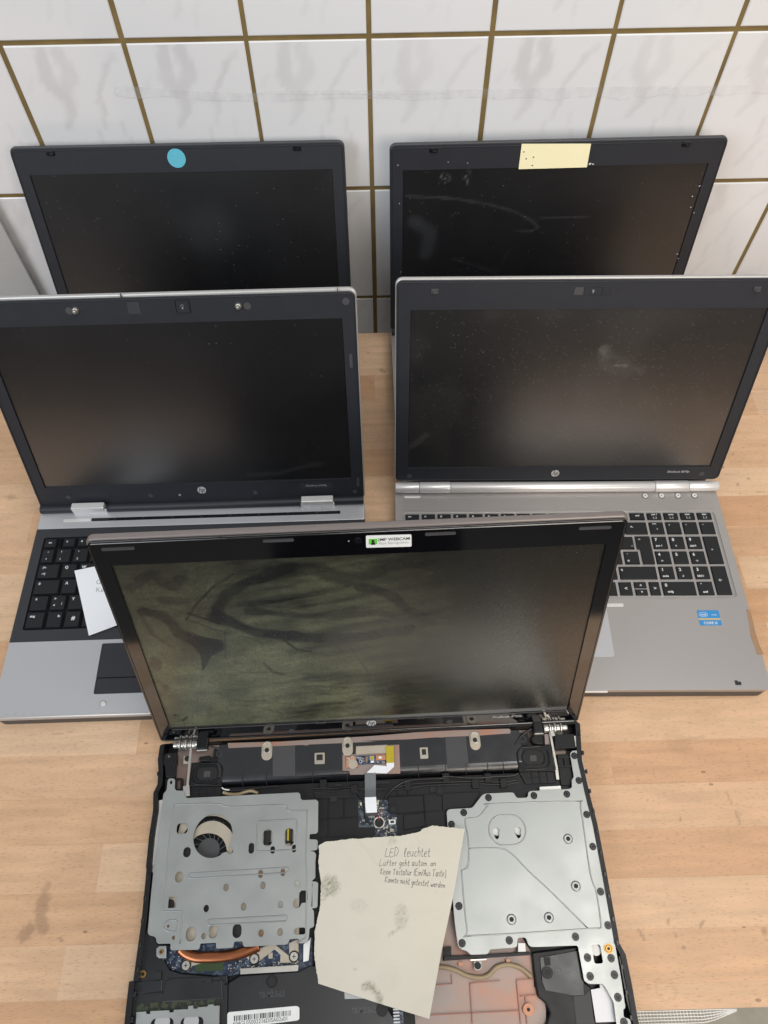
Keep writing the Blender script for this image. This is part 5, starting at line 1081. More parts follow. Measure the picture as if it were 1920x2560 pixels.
    for cc, pr_ in zip([(-0.1641,-0.1883),(-0.1062,-0.1863),(-0.0724,-0.1861)], (ar, a2, a2)):
        mb = MB(); mb.cyl((cc[0], cc[1], .0108), .0032, .0014, mi=0); mb.tube(at3(ell(cc, .0040, .0040, 20), .0115), .0005, 6, closed=True, mi=1)
        mb.box(cc[0]-.0015, cc[0]+.0015, cc[1]-.0003, cc[1]+.0003, .0121, .0124, 2); mb.box(cc[0]-.0003, cc[0]+.0003, cc[1]-.0015, cc[1]+.0015, .0121, .0124, 2); mb.build('screw', ['steel_bright', 'void', 'rubber'], pr_)
    plate('silver_strip', [(-0.1174,-0.1926),(-0.0683,-0.1922),(-0.0683,-0.1967),(-0.1169,-0.1968)], .0135, .0145, 'steel_bright', bev=.0002)
    plate('foil_tape', [(-0.064,-0.1775),(-0.0588,-0.1745),(-0.0578,-0.1724),(-0.0596,-0.1895),(-0.0641,-0.1904)], .0140, .0150, 'white')
    t2 = plate('grounding_tab', [(-0.1896,-0.1748),(-0.1873,-0.173),(-0.1814,-0.1731),(-0.1804,-0.1822),(-0.1863,-0.1819),(-0.189,-0.1801)], .0140, .0155, 'steel', bev=.0003)
    cc = [(-0.1851,-0.1774)][0]; mb = MB(); mb.cyl((cc[0], cc[1], .0152), .0020, .0010, mi=0); mb.cyl((cc[0], cc[1], .0162), .0010, .0002, mi=1, seg=12); mb.build('brass_insert', ['brass', 'void'], t2)
    # lower left black panels
    bp1 = plate('lower_frame', [(-0.1986,-0.1153),(-0.1967,-0.1637),(-0.1921,-0.1661),(-0.1896,-0.1716),(-0.1778,-0.1727),(-0.1824,-0.1751),(-0.1828,-0.1836),(-0.1771,-0.1911),(-0.1671,-0.1942),(-0.1389,-0.1975),(-0.128,-0.197),(-0.1253,-0.2307),(-0.2104,-0.2268),(-0.2102,-0.1978),(-0.2061,-0.197),(-0.206,-0.1877),(-0.2049,-0.1525),(-0.2043,-0.1162)], .0080, .0138, 'blk3', bev=.0005)
    plate('access_cover', [(-0.1799,-0.199),(-0.1764,-0.1973),(-0.1498,-0.197),(-0.1489,-0.2006),(-0.1339,-0.2003),(-0.1328,-0.1983),(-0.1303,-0.2131),(-0.1807,-0.2133)], .0138, .0150, 'blk3', bev=.0005, parent=bp1)
    plate('side_panel', [(-0.2065,-0.198),(-0.1897,-0.1977),(-0.1824,-0.1975),(-0.1817,-0.2062),(-0.2066,-0.2066)], .0138, .0146, 'blk3', bev=.0004, parent=bp1)
    for pp in ([(-0.1895,-0.1916),(-0.1838,-0.1916),(-0.1829,-0.197),(-0.1891,-0.1976)], [(-0.1513,-0.1973),(-0.1407,-0.198),(-0.1404,-0.2029),(-0.1458,-0.2026),(-0.1462,-0.2006),(-0.1511,-0.2003)], [(-0.1327,-0.2004),(-0.1271,-0.2022),(-0.1276,-0.2037),(-0.131,-0.2035)], [(-0.203,-0.2073),(-0.1815,-0.2062),(-0.1814,-0.2074),(-0.2028,-0.2085)], [(-0.1295,-0.2026),(-0.1271,-0.2027),(-0.1257,-0.2307),(-0.1289,-0.2305)]):
        mb = MB(); mb.prism(pp, .0136, .0153); mb.build('dark_recess', 'void', bp1)
    cc = [(-0.199,-0.1928)][0]; mb = MB(); mb.cyl((cc[0], cc[1], .0138), .0028, .0012, mi=0); mb.cyl((cc[0], cc[1], .0150), .0014, .0002, mi=1, seg=14); mb.build('brass_insert', ['brass', 'void'], bp1)
    plate('green_board', [(-0.2007,-0.213),(-0.1324,-0.2132),(-0.132,-0.2187),(-0.2023,-0.2194)], .0139, .0142, board_mat('dark_green_circuit_board', (22, 30, 22), (70, 80, 50)), parent=bp1)
    # optical drive / card cage plate
    hl = [slot([(-0.188,-0.2242),(-0.1692,-0.2513)], .004), slot([(-0.1637,-0.2246),(-0.1449,-0.2524)], .004)]
    cg = plate('drive_plate', [(-0.2007,-0.2192),(-0.1927,-0.2191),(-0.1923,-0.2208),(-0.1892,-0.2209),(-0.1892,-0.219),(-0.1738,-0.2191),(-0.1734,-0.2207),(-0.1701,-0.2206),(-0.17,-0.219),(-0.1584,-0.219),(-0.1583,-0.217),(-0.1544,-0.2166),(-0.1539,-0.219),(-0.1507,-0.219),(-0.1504,-0.2182),(-0.1424,-0.218),(-0.1422,-0.2168),(-0.1378,-0.2166),(-0.1371,-0.2178),(-0.1326,-0.2178),(-0.1305,-0.2604),(-0.1972,-0.2574)], .0155, .0163, 'steel', hl)
    cc = [(-0.1788,-0.2271),(-0.1552,-0.2277)]
    mb = MB()
    for a, b in cc: mb.cyl((a, b, .0150), .0062, .0004)
    mb.build('disc_boss', 'card', cg)
    plate('drive_floor', [(-0.1997,-0.2197),(-0.1335,-0.2184),(-0.1317,-0.2436),(-0.1988,-0.2405)], .0142, .0148, 'blk2')
    # lower middle cover with moulded text and barcode label
    cv = plate('middle_cover', [(-0.1267,-0.2027),(-0.1171,-0.198),(-0.0679,-0.1972),(-0.0588,-0.1935),(-0.0161,-0.1955)]+[(.035, -.268)]+[(-0.1244,-0.2441)], .0100, .0150, 'blk3', bev=.0006)
    cc = [(-0.0902,-0.203)][0]; mb = MB(); mb.cyl((cc[0], cc[1], .0148), .0050, .0006, mi=0); mb.cyl((cc[0], cc[1], .0153), .0032, .0002, mi=1); mb.build('screw', ['blk', 'void'], cv, .0002)
    cc = [(0.001,-0.2268)][0]; mb = MB(); mb.cyl((cc[0], cc[1], .0148), .0050, .0006, mi=0); mb.cyl((cc[0], cc[1], .0153), .0032, .0002, mi=1); mb.build('screw', ['blk', 'void'], cv, .0002)
    mb = MB(); a, b = [(-0.0899,-0.212)][0]; mb.text('TB-M2.5xL5', (a, b, .0151), .0058, sx=.75, bold=.01); mb.build('moulded_text', 'dimtext2', cv); mb = MB()
    a, b = [(-0.0134,-0.2265)][0]; mb.text('TB-M2.5xL5', (a, b, .0151), .0058, sx=.75, bold=.01); a, b = [(-0.0902,-0.2089)][0]; mb.text('^', (a, b, .0151), .005); mb.build('moulded_text', 'dimtext2', cv)
    lab = MB(); LB = [(-0.1261,-0.2239),(-0.1247,-0.2227),(-0.0692,-0.221),(-0.0669,-0.2221),(-0.0669,-0.2303),(-0.0686,-0.231),(-0.0853,-0.2319),(-0.1254,-0.234)]
    lab.prism(rnd(LB, .0015, 2), .0150, .0152, mi=0)
    A, B, C_ = [Vector(q) for q in [(-0.1205,-0.2254),(-0.0727,-0.2237),(-0.12,-0.229)]]; random.seed(9)
    xd = (B-A); L_ = xd.length; xd.normalize(); yd = Vector((-xd.y, xd.x)); hh = (C_-A).length; t = 0
    while t < L_-.001:
        wbar = random.choice((.00035, .00035, .0007, .001)); p0 = A+xd*t; p1 = A+xd*min(L_, t+wbar)
        lab.add([tuple(q)+(.01526,) for q in (p0, p0-yd*hh, p1-yd*hh, p1)], [(0, 1, 2, 3)], 1); t += wbar+random.choice((.0004, .0004, .0008))
    a, b = [(-0.0989,-0.23)][0]
    lab.text('604GL05002216DISA02a01', (a, b, .01526), .0040, xd=tuple(xd)+(0,), yd=tuple(yd)+(0,), mi=1)
    lab.build('barcode_label', ['white', 'ink'], cv)
    # --- lower right: pinkish bay, tan cable, black shell, white sheet
    sh = plate('shield_floor', [(.028, -.157), (.112, -.157)]+[(0.1326,-0.1962),(0.1294,-0.2168),(0.1375,-0.2274),(0.1355,-0.2432)]+[(.125, -.264), (.028, -.264)], .0060, .0075, 'shield')
    mb = MB()
    for s_ in ([(0.0754,-0.2123),(0.1012,-0.2116)], [(0.0758,-0.2123),(0.0748,-0.2404)], [(0.0408,-0.2328),(0.1147,-0.2332)], [(0.0474,-0.212),(0.0608,-0.2119)], [(0.1153,-0.2121),(0.1146,-0.2422)], [(0.1153,-0.2118),(0.13,-0.2117)], [(0.1167,-0.2233),(0.1307,-0.223)], [(0.1209,-0.224),(0.1196,-0.2424)], [(0.0608,-0.2054),(0.0608,-0.2119)]):
        for i in range(len(s_)-1):
            a, b = Vector(s_[i]), Vector(s_[i+1]); d = b-a; nn = Vector((-d.y, d.x)).normalized()*.0004
            mb.prism([tuple(a-nn), tuple(b-nn), tuple(b+nn), tuple(a+nn)], .0073, .0090)
    mb.build('floor_ribs', 'ribbrown', sh)
    mb = MB(); cc = [(0.122,-0.2326)][0]; mb.cyl((cc[0], cc[1], .0075), .0045, .003, mi=0); mb.cyl((cc[0], cc[1], .0105), .0014, .0002, mi=1, seg=14); mb.build('screw_post', ['orange', 'void'], sh, .0004)
    for pp in ([(0.0671,-0.1968),(0.0711,-0.197),(0.0706,-0.1991),(0.0675,-0.1992)], [(0.108,-0.1963),(0.1113,-0.1964),(0.1106,-0.1993),(0.1082,-0.1994)]): plate('bay_tab', pp, .0075, .0110, 'orange', parent=sh)
    cab('tan_cable', [(0.0453,-0.1989),(0.0551,-0.1997),(0.0635,-0.2018),(0.074,-0.2065),(0.0848,-0.2085),(0.0924,-0.2068),(0.0991,-0.2019),(0.1068,-0.2002),(0.114,-0.2011),(0.121,-0.204),(0.1281,-0.21)], .0105, .0019, 'tan', 10)
    plate('bay_wall', [(0.0555,-0.1915),(0.0776,-0.192),(0.1301,-0.1918),(0.1297,-0.1944),(0.0785,-0.1949),(0.0546,-0.1951)], .0070, .0138, 'blk', bev=.0004)
    plate('thin_steel_edge', [(0.0775,-0.1952),(0.091,-0.1953),(0.0909,-0.1961),(0.0774,-0.1961)], .0130, .0146, 'steel_bright')
    tb = plate('screw_tab', [(0.0802,-0.1966),(0.0867,-0.1966),(0.0864,-0.2013),(0.0847,-0.2031),(0.0813,-0.2031),(0.0799,-0.2015)], .0125, .0145, 'steel', bev=.0003)
    cc = [(0.0831,-0.1998)][0]; mb = MB(); mb.cyl((cc[0], cc[1], .0144), .0028, .0008); mb.build('screw', 'void', tb, .0003)
    psh = plate('lower_shell', [(0.1304,-0.1924),(0.1693,-0.1899),(0.1707,-0.2153),(0.1755,-0.2188),(0.1768,-0.2214),(0.1741,-0.2446)]+[(.165, -.264), (.112, -.264)]+[(0.1346,-0.2428),(0.1388,-0.2356),(0.1368,-0.2291),(0.131,-0.2243),(0.1303,-0.2167),(0.1301,-0.2064)], .0070, .0128, 'blk', bev=.0012)
    plate('shell_step', [(0.1364,-0.1963),(0.1704,-0.1926),(0.1708,-0.2135),(0.1694,-0.2245),(0.1597,-0.2246),(0.1375,-0.22),(0.1355,-0.2139)], .0128, .0136, 'blk2', bev=.0010, parent=psh)
    plate('grey_film', [(0.1602,-0.2253),(0.1699,-0.2247),(0.1748,-0.2213),(0.1739,-0.2446),(0.1592,-0.2439)], .0128, .0133, 'rubber', parent=psh)
    mb = MB(); x0, x1, y0, y1 = box2([(0.1398,-0.1965),(0.145,-0.2025)]); mb.box(x0, x1, y0, y1, .0130, .0138); mb.build('dark_recess', 'void', psh)
    cc = [(0.1411,-0.2075)][0]; mb = MB(); mb.cyl((cc[0], cc[1], .0135), .0046, .0012, mi=0); mb.cyl((cc[0], cc[1], .0147), .0020, .0002, mi=1, seg=12); mb.build('screw', ['blk', 'void'], psh, .0003)
    mb = MB(); a, b = [(0.1572,-0.2077)][0]; mb.text('TB-M2.5xL5', (a, b, .01365), .0050, sx=.8); mb.build('moulded_text', 'dimtext2', psh)
    mb = MB(); mb.prism([(0.1752,-0.2212),(0.183,-0.2203),(0.1832,-0.2176),(0.1861,-0.218),(0.192,-0.2305),(0.1918,-0.2438),(0.175,-0.2435)], .0140, .0146); mb.build('white_sheet', 'paperw', root)
    for pp in ([(0.0559,-0.1851),(0.0623,-0.1846),(0.0616,-0.1919),(0.0555,-0.1917)],): plate('clip_slot', pp, .0129, .0134, 'void')
    plate('pale_tab', [(-0.0297,-0.2133),(-0.014,-0.217),(-0.014,-0.2185),(-0.0294,-0.2181)], .0150, .0153, 'card')
    plate('memory_edge', [(0.0107,-0.2255),(0.018,-0.2273),(0.0183,-0.2374),(0.0105,-0.2371)], .0100, .0156, 'pcb')
    mb = MB()
    for i in range(7):
        (a, b) = [(0.0126,-0.2266)][0]; mb.box(a-.0025, a+.0025, b-.0022*i-.0010, b-.0022*i, .0156, .0158)
    mb.build('contact_pads', 'legend', root)

    # --- lid
    random.seed(11)
    strokes = [([(-0.1796,0.1764),(-0.1651,0.1708),(-0.1546,0.1522),(-0.1413,0.1364),(-0.1294,0.1292)], .0058, .75), ([(-0.1213,0.1678),(-0.1188,0.1781),(-0.1078,0.1932),(-0.0922,0.2043),(-0.0757,0.214),(-0.0566,0.2223)], .0058, .8),
      ([(-0.1227,0.1691),(-0.11,0.1587),(-0.0937,0.1479),(-0.0703,0.1389),(-0.0378,0.1341),(-0.0046,0.1355),(0.0368,0.1389)], .0072, .85), ([(-0.0934,0.1741),(-0.0749,0.1694),(-0.0516,0.1638),(-0.0115,0.1628),(0.0368,0.163)], .0038, .6),
      ([(0.001,0.194),(0.0149,0.1875),(0.0273,0.1776),(0.0401,0.1652),(0.0531,0.1572)], .0055, .7), ([(-0.147,0.166),(-0.1358,0.1838),(-0.1166,0.2048),(-0.1012,0.2156)], .0013, .6),
      ([(-0.185,0.2059),(-0.1752,0.215),(-0.1615,0.2225)], .0050, .5), ([(-0.1591,0.2129),(-0.1468,0.2067),(-0.1421,0.215)], .0060, .6), ([(-0.1625,0.1901),(-0.1409,0.1898)], .0045, .45),
      ([(-0.0692,0.1338),(-0.0589,0.1216),(-0.0474,0.1182)], .0014, .8), ([(-0.0908,0.1069),(-0.084,0.0929),(-0.0742,0.0881)], .0014, .6), ([(-0.1439,0.174),(-0.1325,0.1674),(-0.1211,0.1595)], .0016, .7), ([(-0.146,0.1671),(-0.1211,0.1498)], .0010, .5),
      ([(-0.0686,0.223),(-0.0316,0.2144),(-0.0095,0.2023),(0.0139,0.2116)], .0075, .55), ([(-0.1178,0.1496),(-0.1226,0.1145)], .0009, .5), ([(-0.0253,0.1481),(-0.0136,0.1222),(0.0003,0.0893)], .0007, .55), ([(-0.1156,0.0521),(-0.096,0.0517)], .0008, .5),
      ([(-0.0503,0.0849),(-0.0158,0.0781),(0.0368,0.0783)], .0075, .4), ([(-0.1819,0.1731),(-0.1779,0.1489),(-0.165,0.133)], .0020, .4), ([(-0.1767,0.0273),(-0.172,0.0325)], .0016, .9), ([(-0.1849,0.0784),(-0.1835,0.0768)], .0042, .6), ([(-0.183,0.0365),(-0.1828,0.0359)], .0018, .7),
      ([(0.1186,0.0877),(0.1247,0.0885)], .0022, .35), ([(0.0217,0.1315),(0.0392,0.1077)], .0006, .5), ([(-0.0057,0.104),(0.0025,0.0819)], .0006, .5)]
    star = [(-0.1482,0.1517),(-0.1367,0.144),(-0.1214,0.1375),(-0.1219,0.1261),(-0.1328,0.1192),(-0.14,0.1065),(-0.147,0.0976),(-0.1425,0.1186),(-0.1459,0.1291),(-0.1505,0.1396)]
    fp = [(-0.184,0.1124)][0]
    arcs = []
    for i in range(34):
        bx, bz = random.uniform(-.15, .03), random.uniform(.04, .18); L_ = random.uniform(.01, .06); k = random.uniform(-.3, .3)
        arcs.append(([(bx+L_*t, bz+k*L_*t*t-.008*t) for t in (0, .25, .5, .75, 1)], random.uniform(.0003, .0009), random.uniform(.15, .4)))
    def dirt(x, z):
        u = (x+.191)/.382; v = (z-.017)/.215
        wx = x+.006*fbm(x*25, z*25, 1); wz = z+.004*fbm(x*25, z*25, 7)
        left = 1-ss(.40, .78, u+.08*fbm(x*12, z*12))
        base = (.26+.62*(1-ss(.0, .40, abs(v-.40)+.5*ss(.0, .5, u)*.5)))*(.62+.38*ss(.0, .7, 1-v))
        base = .15+.36*(1-v)-.12*ss(.0, .25, .25-v)
        streak = fbm(x*11+z*4, z*110-x*18, 4, 5); cloud = fbm(x*18, z*24, 9, 6)
        d = base*(1+.95*streak*ss(.05, .4, u)+.8*cloud+.35*fbm(x*70, z*200, 5, 3))*left + .03
        d += .26*(1-ss(.0, .12, math.hypot(x+.145, (z-.075)*1.2)))*(1+cloud)*.7
        cut = 1.0
        for pts, w_, a in strokes+arcs:
            xs_ = [q[0] for q in pts]; zs_ = [q[1] for q in pts]
            if not (min(xs_)-.02 < x < max(xs_)+.02 and min(zs_)-.02 < z < max(zs_)+.02): continue
            dd = line_d(wx, wz, pts) if w_ > .002 else line_d(x+.15*(wx-x), z+.15*(wz-z), pts)
            cut *= 1-min(1, a*(.98+.35*fbm(x*60, z*60, 3)))*(1-ss(w_*.6, w_*1.2, dd))
        if inpoly(x+.35*(wx-x), z+.35*(wz-z), star): cut *= .12
        e = math.hypot((x-fp[0])/.0058, (z-fp[1])/.0100)
        cut *= 1-.55*(1-ss(.85, 1.1, e))
        return d*cut
    SF = attr_mat('matte_screen_smeared', (12, 12, 12), (108, 110, 82), .27, .45, speck=.25, speck_scale=640, spec=.5, noise_amt=.45, ior=2.15)
    lid = lid_parts(root, .409, -.0045, .2565, FT, FLEAN, .3825, .2150, .0172, 'gunmetal', 'gloss', SF, dirt, thick=.0085, rad=.0045, res=(520, 294), rim=.0020)
    pill(lid, 'bumper', (-.1815, .2495), .025, .0024, 'rubber'); pill(lid, 'bumper', (-.061, .2508), .0235, .0024, 'rubber'); pill(lid, 'bumper', (.0615, .2505), .0235, .0024, 'rubber'); pill(lid, 'bumper', (.1795, .2495), .025, .0024, 'rubber')
    pill(lid, 'bumper', (0.0, .0055), .045, .0020, 'kbd')
    disc(lid, 'webcam', (-.0010, .2470), .0030, 'blk2', .0006); disc(lid, 'webcam_lamp', (-.0082, .2470), .0006, 'dimtext', .0003)
    for c_ in ((-.076, .0042), (.077, .0068)): disc(lid, 'screw_cap', c_, .0030, 'rubber', .0005)
    mb = MB(); mb.tube([(a, -.0002, b) for a, b in ell((.178, .009), .004, .0036, 6)], .0004, 5, closed=True, upv=(0, 1, 0)); mb.build('screw_cap', 'rubber', lid)
    round_logo(lid, (.0012, .0108), .0047, 'ink', .95)
    mb = MB(); mb.text('ProBook 4720s', (.133, -.0002, .0105), .0046, yd=(0, 0, 1), shear=.25, bold=.01); mb.build('lettering', 'logo', lid)
    st = MB(); q = [(0.005,0.2517),(0.0395,0.2509),(0.0396,0.2386),(0.0048,0.2395)]
    st.prism(rnd(q, .0012, 3), 0, .0003, f=lambda a, b, n: (a, -n, b), mi=0)
    g = [(0.007,0.2485),(0.0135,0.2483),(0.0133,0.2428),(0.0069,0.2429)]; st.prism(g, .0003, .0004, f=lambda a, b, n: (a, -n, b), mi=1)
    a, b = [(0.0102,0.2464)][0]; st.cyl((a, -.0003, b), .0011, .0003, 'y', 16, mi=2); st.prism([(a-.0018, b-.0040), (a+.0018, b-.0040), (a+.0012, b-.0018), (a+.0004, b-.0010), (a-.0004, b-.0010), (a-.0012, b-.0018)], .0003, .0006, f=lambda a, b, n: (a, -n, b), mi=2)
    a, b = [(0.0259,0.2473)][0]; st.text('2MP WEBCAM', (a, -.0005, b), .0040, yd=(0, 0, 1), mi=3, sx=.98, bold=.01)
    a, b = [(0.0259,0.2432)][0]; st.text('Face Recognition', (a, -.0005, b), .0034, yd=(0, 0, 1), mi=4, sx=.97)
    st.build('sticker', ['white', 'green', 'void', 'ink', 'dimtext'], lid)
    # bright chamfer under the screen
    MB().box(-.189, .189, -.0006, .0002, .0148, .0158).build('screen_ledge', 'rubber', lid, .0003)
dismantled()

# ------------------------------------------------------------------ handwritten note
GL = {  # single-stroke letters on a unit x-height grid (x to the right, y up; ascenders to 1.9)
 'L': [[(.2,1.9),(.0,0),(.8,.1)]], 'E': [[(.75,1.8),(.1,1.75),(.0,0),(.75,.05)],[(.05,.95),(.6,1)]], 'D': [[(.15,1.8),(.0,0)],[(.0,1.8),(.6,1.6),(.85,.9),(.5,.2),(.0,0)]],
 'l': [[(.1,.3),(.45,1.5),(.35,1.9),(.2,1.5),(.15,.3),(.3,.0),(.5,.2)]], 'e': [[(.05,.5),(.5,.65),(.4,1),(.1,.8),(.05,.3),(.25,0),(.55,.2)]], 'u': [[(.05,1),(.05,.3),(.25,0),(.5,.3),(.55,1),(.55,.1),(.65,.05)]],
 'c': [[(.5,.85),(.25,1),(.05,.5),(.2,.05),(.5,.15)]], 'h': [[(.15,1.9),(.05,0)],[(.08,.6),(.3,1),(.5,.8),(.5,0)]], 't': [[(.25,1.7),(.2,.2),(.35,0),(.5,.15)],[(.0,1.1),(.5,1.15)]],
 'f': [[(.55,1.7),(.35,1.8),(.25,1.3),(.2,0)],[(.0,1),(.5,1.05)]], 'ü': [[(.05,1),(.05,.3),(.25,0),(.5,.3),(.55,1),(.55,.1)],[(.15,1.45),(.17,1.5)],[(.45,1.45),(.47,1.5)]], 'r': [[(.05,1),(.1,0)],[(.1,.6),(.3,1),(.5,.9)]],
 'g': [[(.5,.9),(.2,1),(.05,.5),(.25,.1),(.5,.5),(.5,1),(.45,-.5),(.2,-.8),(.05,-.5)]], 'a': [[(.5,.9),(.2,1),(.05,.4),(.2,0),(.5,.5),(.5,1),(.5,.1),(.6,.05)]], 'o': [[(.3,1),(.05,.6),(.2,0),(.5,.3),(.5,.8),(.3,1)]],
 'm': [[(.05,1),(.05,0)],[(.05,.6),(.25,1),(.4,.7),(.4,0)],[(.4,.6),(.6,1),(.75,.7),(.75,0)]], 'n': [[(.05,1),(.05,0)],[(.05,.6),(.3,1),(.5,.7),(.5,0)]], '.': [[(.1,.0),(.15,.05)]],
 'K': [[(.15,1.8),(.0,0)],[(.75,1.7),(.05,.8),(.75,0)]], 'i': [[(.1,1),(.1,0)],[(.13,1.4),(.15,1.45)]], 'T': [[(.0,1.7),(.9,1.75)],[(.45,1.7),(.35,0)]], 's': [[(.45,.95),(.2,1),(.1,.7),(.4,.4),(.35,.05),(.05,.1)]],
 '(': [[(.35,1.9),(.1,1),(.3,-.2)]], ')': [[(.1,1.9),(.3,1.85),(.3,-.2),(.1,-.25)]], '/': [[(.5,1.9),(.0,-.1)]], 'A': [[(.0,0),(.35,1.7),(.6,0)],[(.1,.6),(.5,.65)]], 'ö': [[(.3,1),(.05,.6),(.2,0),(.5,.3),(.5,.8),(.3,1)],[(.15,1.4),(.17,1.45)],[(.42,1.4),(.44,1.45)]],
 'w': [[(.0,1),(.15,0),(.35,.7),(.5,0),(.7,1)]], 'd': [[(.5,.9),(.2,1),(.05,.4),(.2,0),(.5,.4)],[(.6,1.9),(.5,0)]]}
def paper_note():
    z = .0212
    out = [(-0.0508,-0.1019),(-0.0479,-0.1),(-0.0436,-0.0983),(-0.0321,-0.0978),(-0.0215,-0.0972),(-0.01,-0.0974),(0.0026,-0.097),(0.0122,-0.097),(0.0228,-0.097),(0.0325,-0.0959),(0.0403,-0.0945),(0.0454,-0.0917),(0.0533,-0.0895),(0.0591,-0.0907),(0.0648,-0.0914),(0.0691,-0.0923),(0.0716,-0.092),(0.0763,-0.0932),(0.0826,-0.0936),(0.0673,-0.1462),(0.0535,-0.1869),(0.039,-0.2343),(-0.0018,-0.222),(-0.051,-0.2062),(-0.0515,-0.2017),(-0.0529,-0.1957),(-0.054,-0.1873),(-0.0544,-0.1811),(-0.0538,-0.1742),(-0.0542,-0.1687),(-0.0522,-0.1624),(-0.0494,-0.1497),(-0.0483,-0.1324),(-0.0494,-0.1257),(-0.0508,-0.1145),(-0.0499,-0.1085)]
    # torn outline: subdivide torn sides with jitter
    random.seed(21); poly = []
    n = len(out)
    for i in range(n):
        a, b = Vector(out[i]), Vector(out[(i+1) % n]); poly.append(tuple(a))
        straight = 18 <= i <= 22
        if not straight:
            k = max(1, int((b-a).length/.0015))
            for j in range(1, k): q = a.lerp(b, j/k); poly.append((q.x+random.uniform(-.00035, .00035), q.y+random.uniform(-.00035, .00035)))
    cx = sum(p[0] for p in poly)/len(poly); cy = sum(p[1] for p in poly)/len(poly)
    bend = lambda a, b: .0009*math.sin((a-cx)*26+(b-cy)*9)+.0005*math.sin((b-cy)*41+1)+.00025*fbm(a*45, b*45, 3)+.10*max(0, (a-cx)*.5-(b-cy)-.085)**1.3+.05*max(0, -(a-cx)-.030)**1.2
    # grid clipped to the outline so the sheet can undulate and carry smudges
    x0, x1 = min(p[0] for p in poly), max(p[0] for p in poly); y0, y1 = min(p[1] for p in poly), max(p[1] for p in poly)
    import bmesh
    bm = bmesh.new(); vs = [bm.verts.new((a, b, 0)) for a, b in poly]; bm.faces.new(vs)
    st = .0016
    k = x0+st
    while k < x1:
        bmesh.ops.bisect_plane(bm, geom=bm.verts[:]+bm.edges[:]+bm.faces[:], plane_co=(k, 0, 0), plane_no=(1, 0, 0)); k += st
    k = y0+st
    while k < y1:
        bmesh.ops.bisect_plane(bm, geom=bm.verts[:]+bm.edges[:]+bm.faces[:], plane_co=(0, k, 0), plane_no=(0, 1, 0)); k += st
    bmesh.ops.recalc_face_normals(bm, faces=bm.faces)
    if bm.faces[0].normal.z < 0: bmesh.ops.reverse_faces(bm, faces=bm.faces[:])
    me = bpy.data.meshes.new('handwritten_note')
    SMG = [([(-0.0406,-0.1341)][0], .0092, .0088, .8), ([(0.0205,-0.1602)][0], .0068, .0105, .42), ([(-0.0149,-0.1505)][0], .008, .006, .18), ([(0.0163,-0.1007)][0], .004, .004, .3), ([(-0.0467,-0.1425)][0], .004, .004, .3), ([(-0.0078,-0.1724)][0], .012, .006, .07), ([(0.0079,-0.203)][0], .010, .012, .07)]
    LNS = [([(-0.0123,-0.2102),(-0.0083,-0.2089),(-0.004,-0.2128),(-0.0012,-0.2173),(-0.0008,-0.2224)], .0034, .75), ([(0.0093,-0.174),(0.0149,-0.1715),(0.0187,-0.1689)], .0014, .5), ([(-0.0211,-0.1972),(-0.019,-0.198)], .001, .3)]
    CR = [([(-0.0143,-0.0988),(-0.0047,-0.1107),(0.0061,-0.1257)], .0007, .12), ([(0.011,-0.1009),(0.0173,-0.1091)], .0006, .08), ([(0.0381,-0.0987),(0.0459,-0.1234),(0.0527,-0.143)], .0006, .08)]
    vals = []
    for v in bm.verts:
        a, b = v.co.x, v.co.y; d = 0
        for c_, rx, ry, am in SMG:
            e = math.hypot((a-c_[0])/rx, (b-c_[1])/ry)
            if e < 1.4: d += am*(1-ss(.6, 1.15, e+.2*fbm(a*200, b*200)))*(.55+.75*fbm(a*520, b*520, 3))
        for pts, w_, am in LNS: d += am*(1-ss(w_*.4, w_*1.2, line_d(a, b, pts)))*(.6+.9*fbm(a*520, b*520, 8))
        for pts, w_, am in CR: d += am*(1-ss(w_*.3, w_*1.3, line_d(a, b, pts)))
        d += .03*max(0, fbm(a*60, b*60))
        vals.append(max(0, min(1, d)))
        v.co = (a-cx, b-cy, bend(a, b))
    bm.to_mesh(me); bm.free()
    at = me.attributes.new('dirt', 'FLOAT', 'POINT'); at.data.foreach_set('value', vals)
    pm = attr_mat('off_white_paper', (205, 200, 186), (118, 117, 98), .85, .85, speck=.0, noise_amt=.5, spec=.2, ior=1.45)
    me.materials.append(pm); me.materials.append(M['ink'])
    o = bpy.data.objects.new('handwritten_note', me); scene.collection.objects.link(o)
    sol = o.modifiers.new('thickness', 'SOLIDIFY'); sol.thickness = .0002; sol.offset = -1
    # handwriting as thin raised strokes
    mb = MB(); random.seed(4)
    lines = [('LED  leuchtet', [(0.009,-0.1132),(0.0498,-0.1154)], .0076), ('Lüfter geht autom. an', [(0.0037,-0.1205),(0.0539,-0.1231)], .0052),
             ('Keine Tastatur (Ein/Aus Taste)', [(0.0041,-0.1273),(0.0621,-0.1319)], .0054), ('Könnte nicht getestet werden.', [(0.0078,-0.1338),(0.0611,-0.1409)], .0050)]
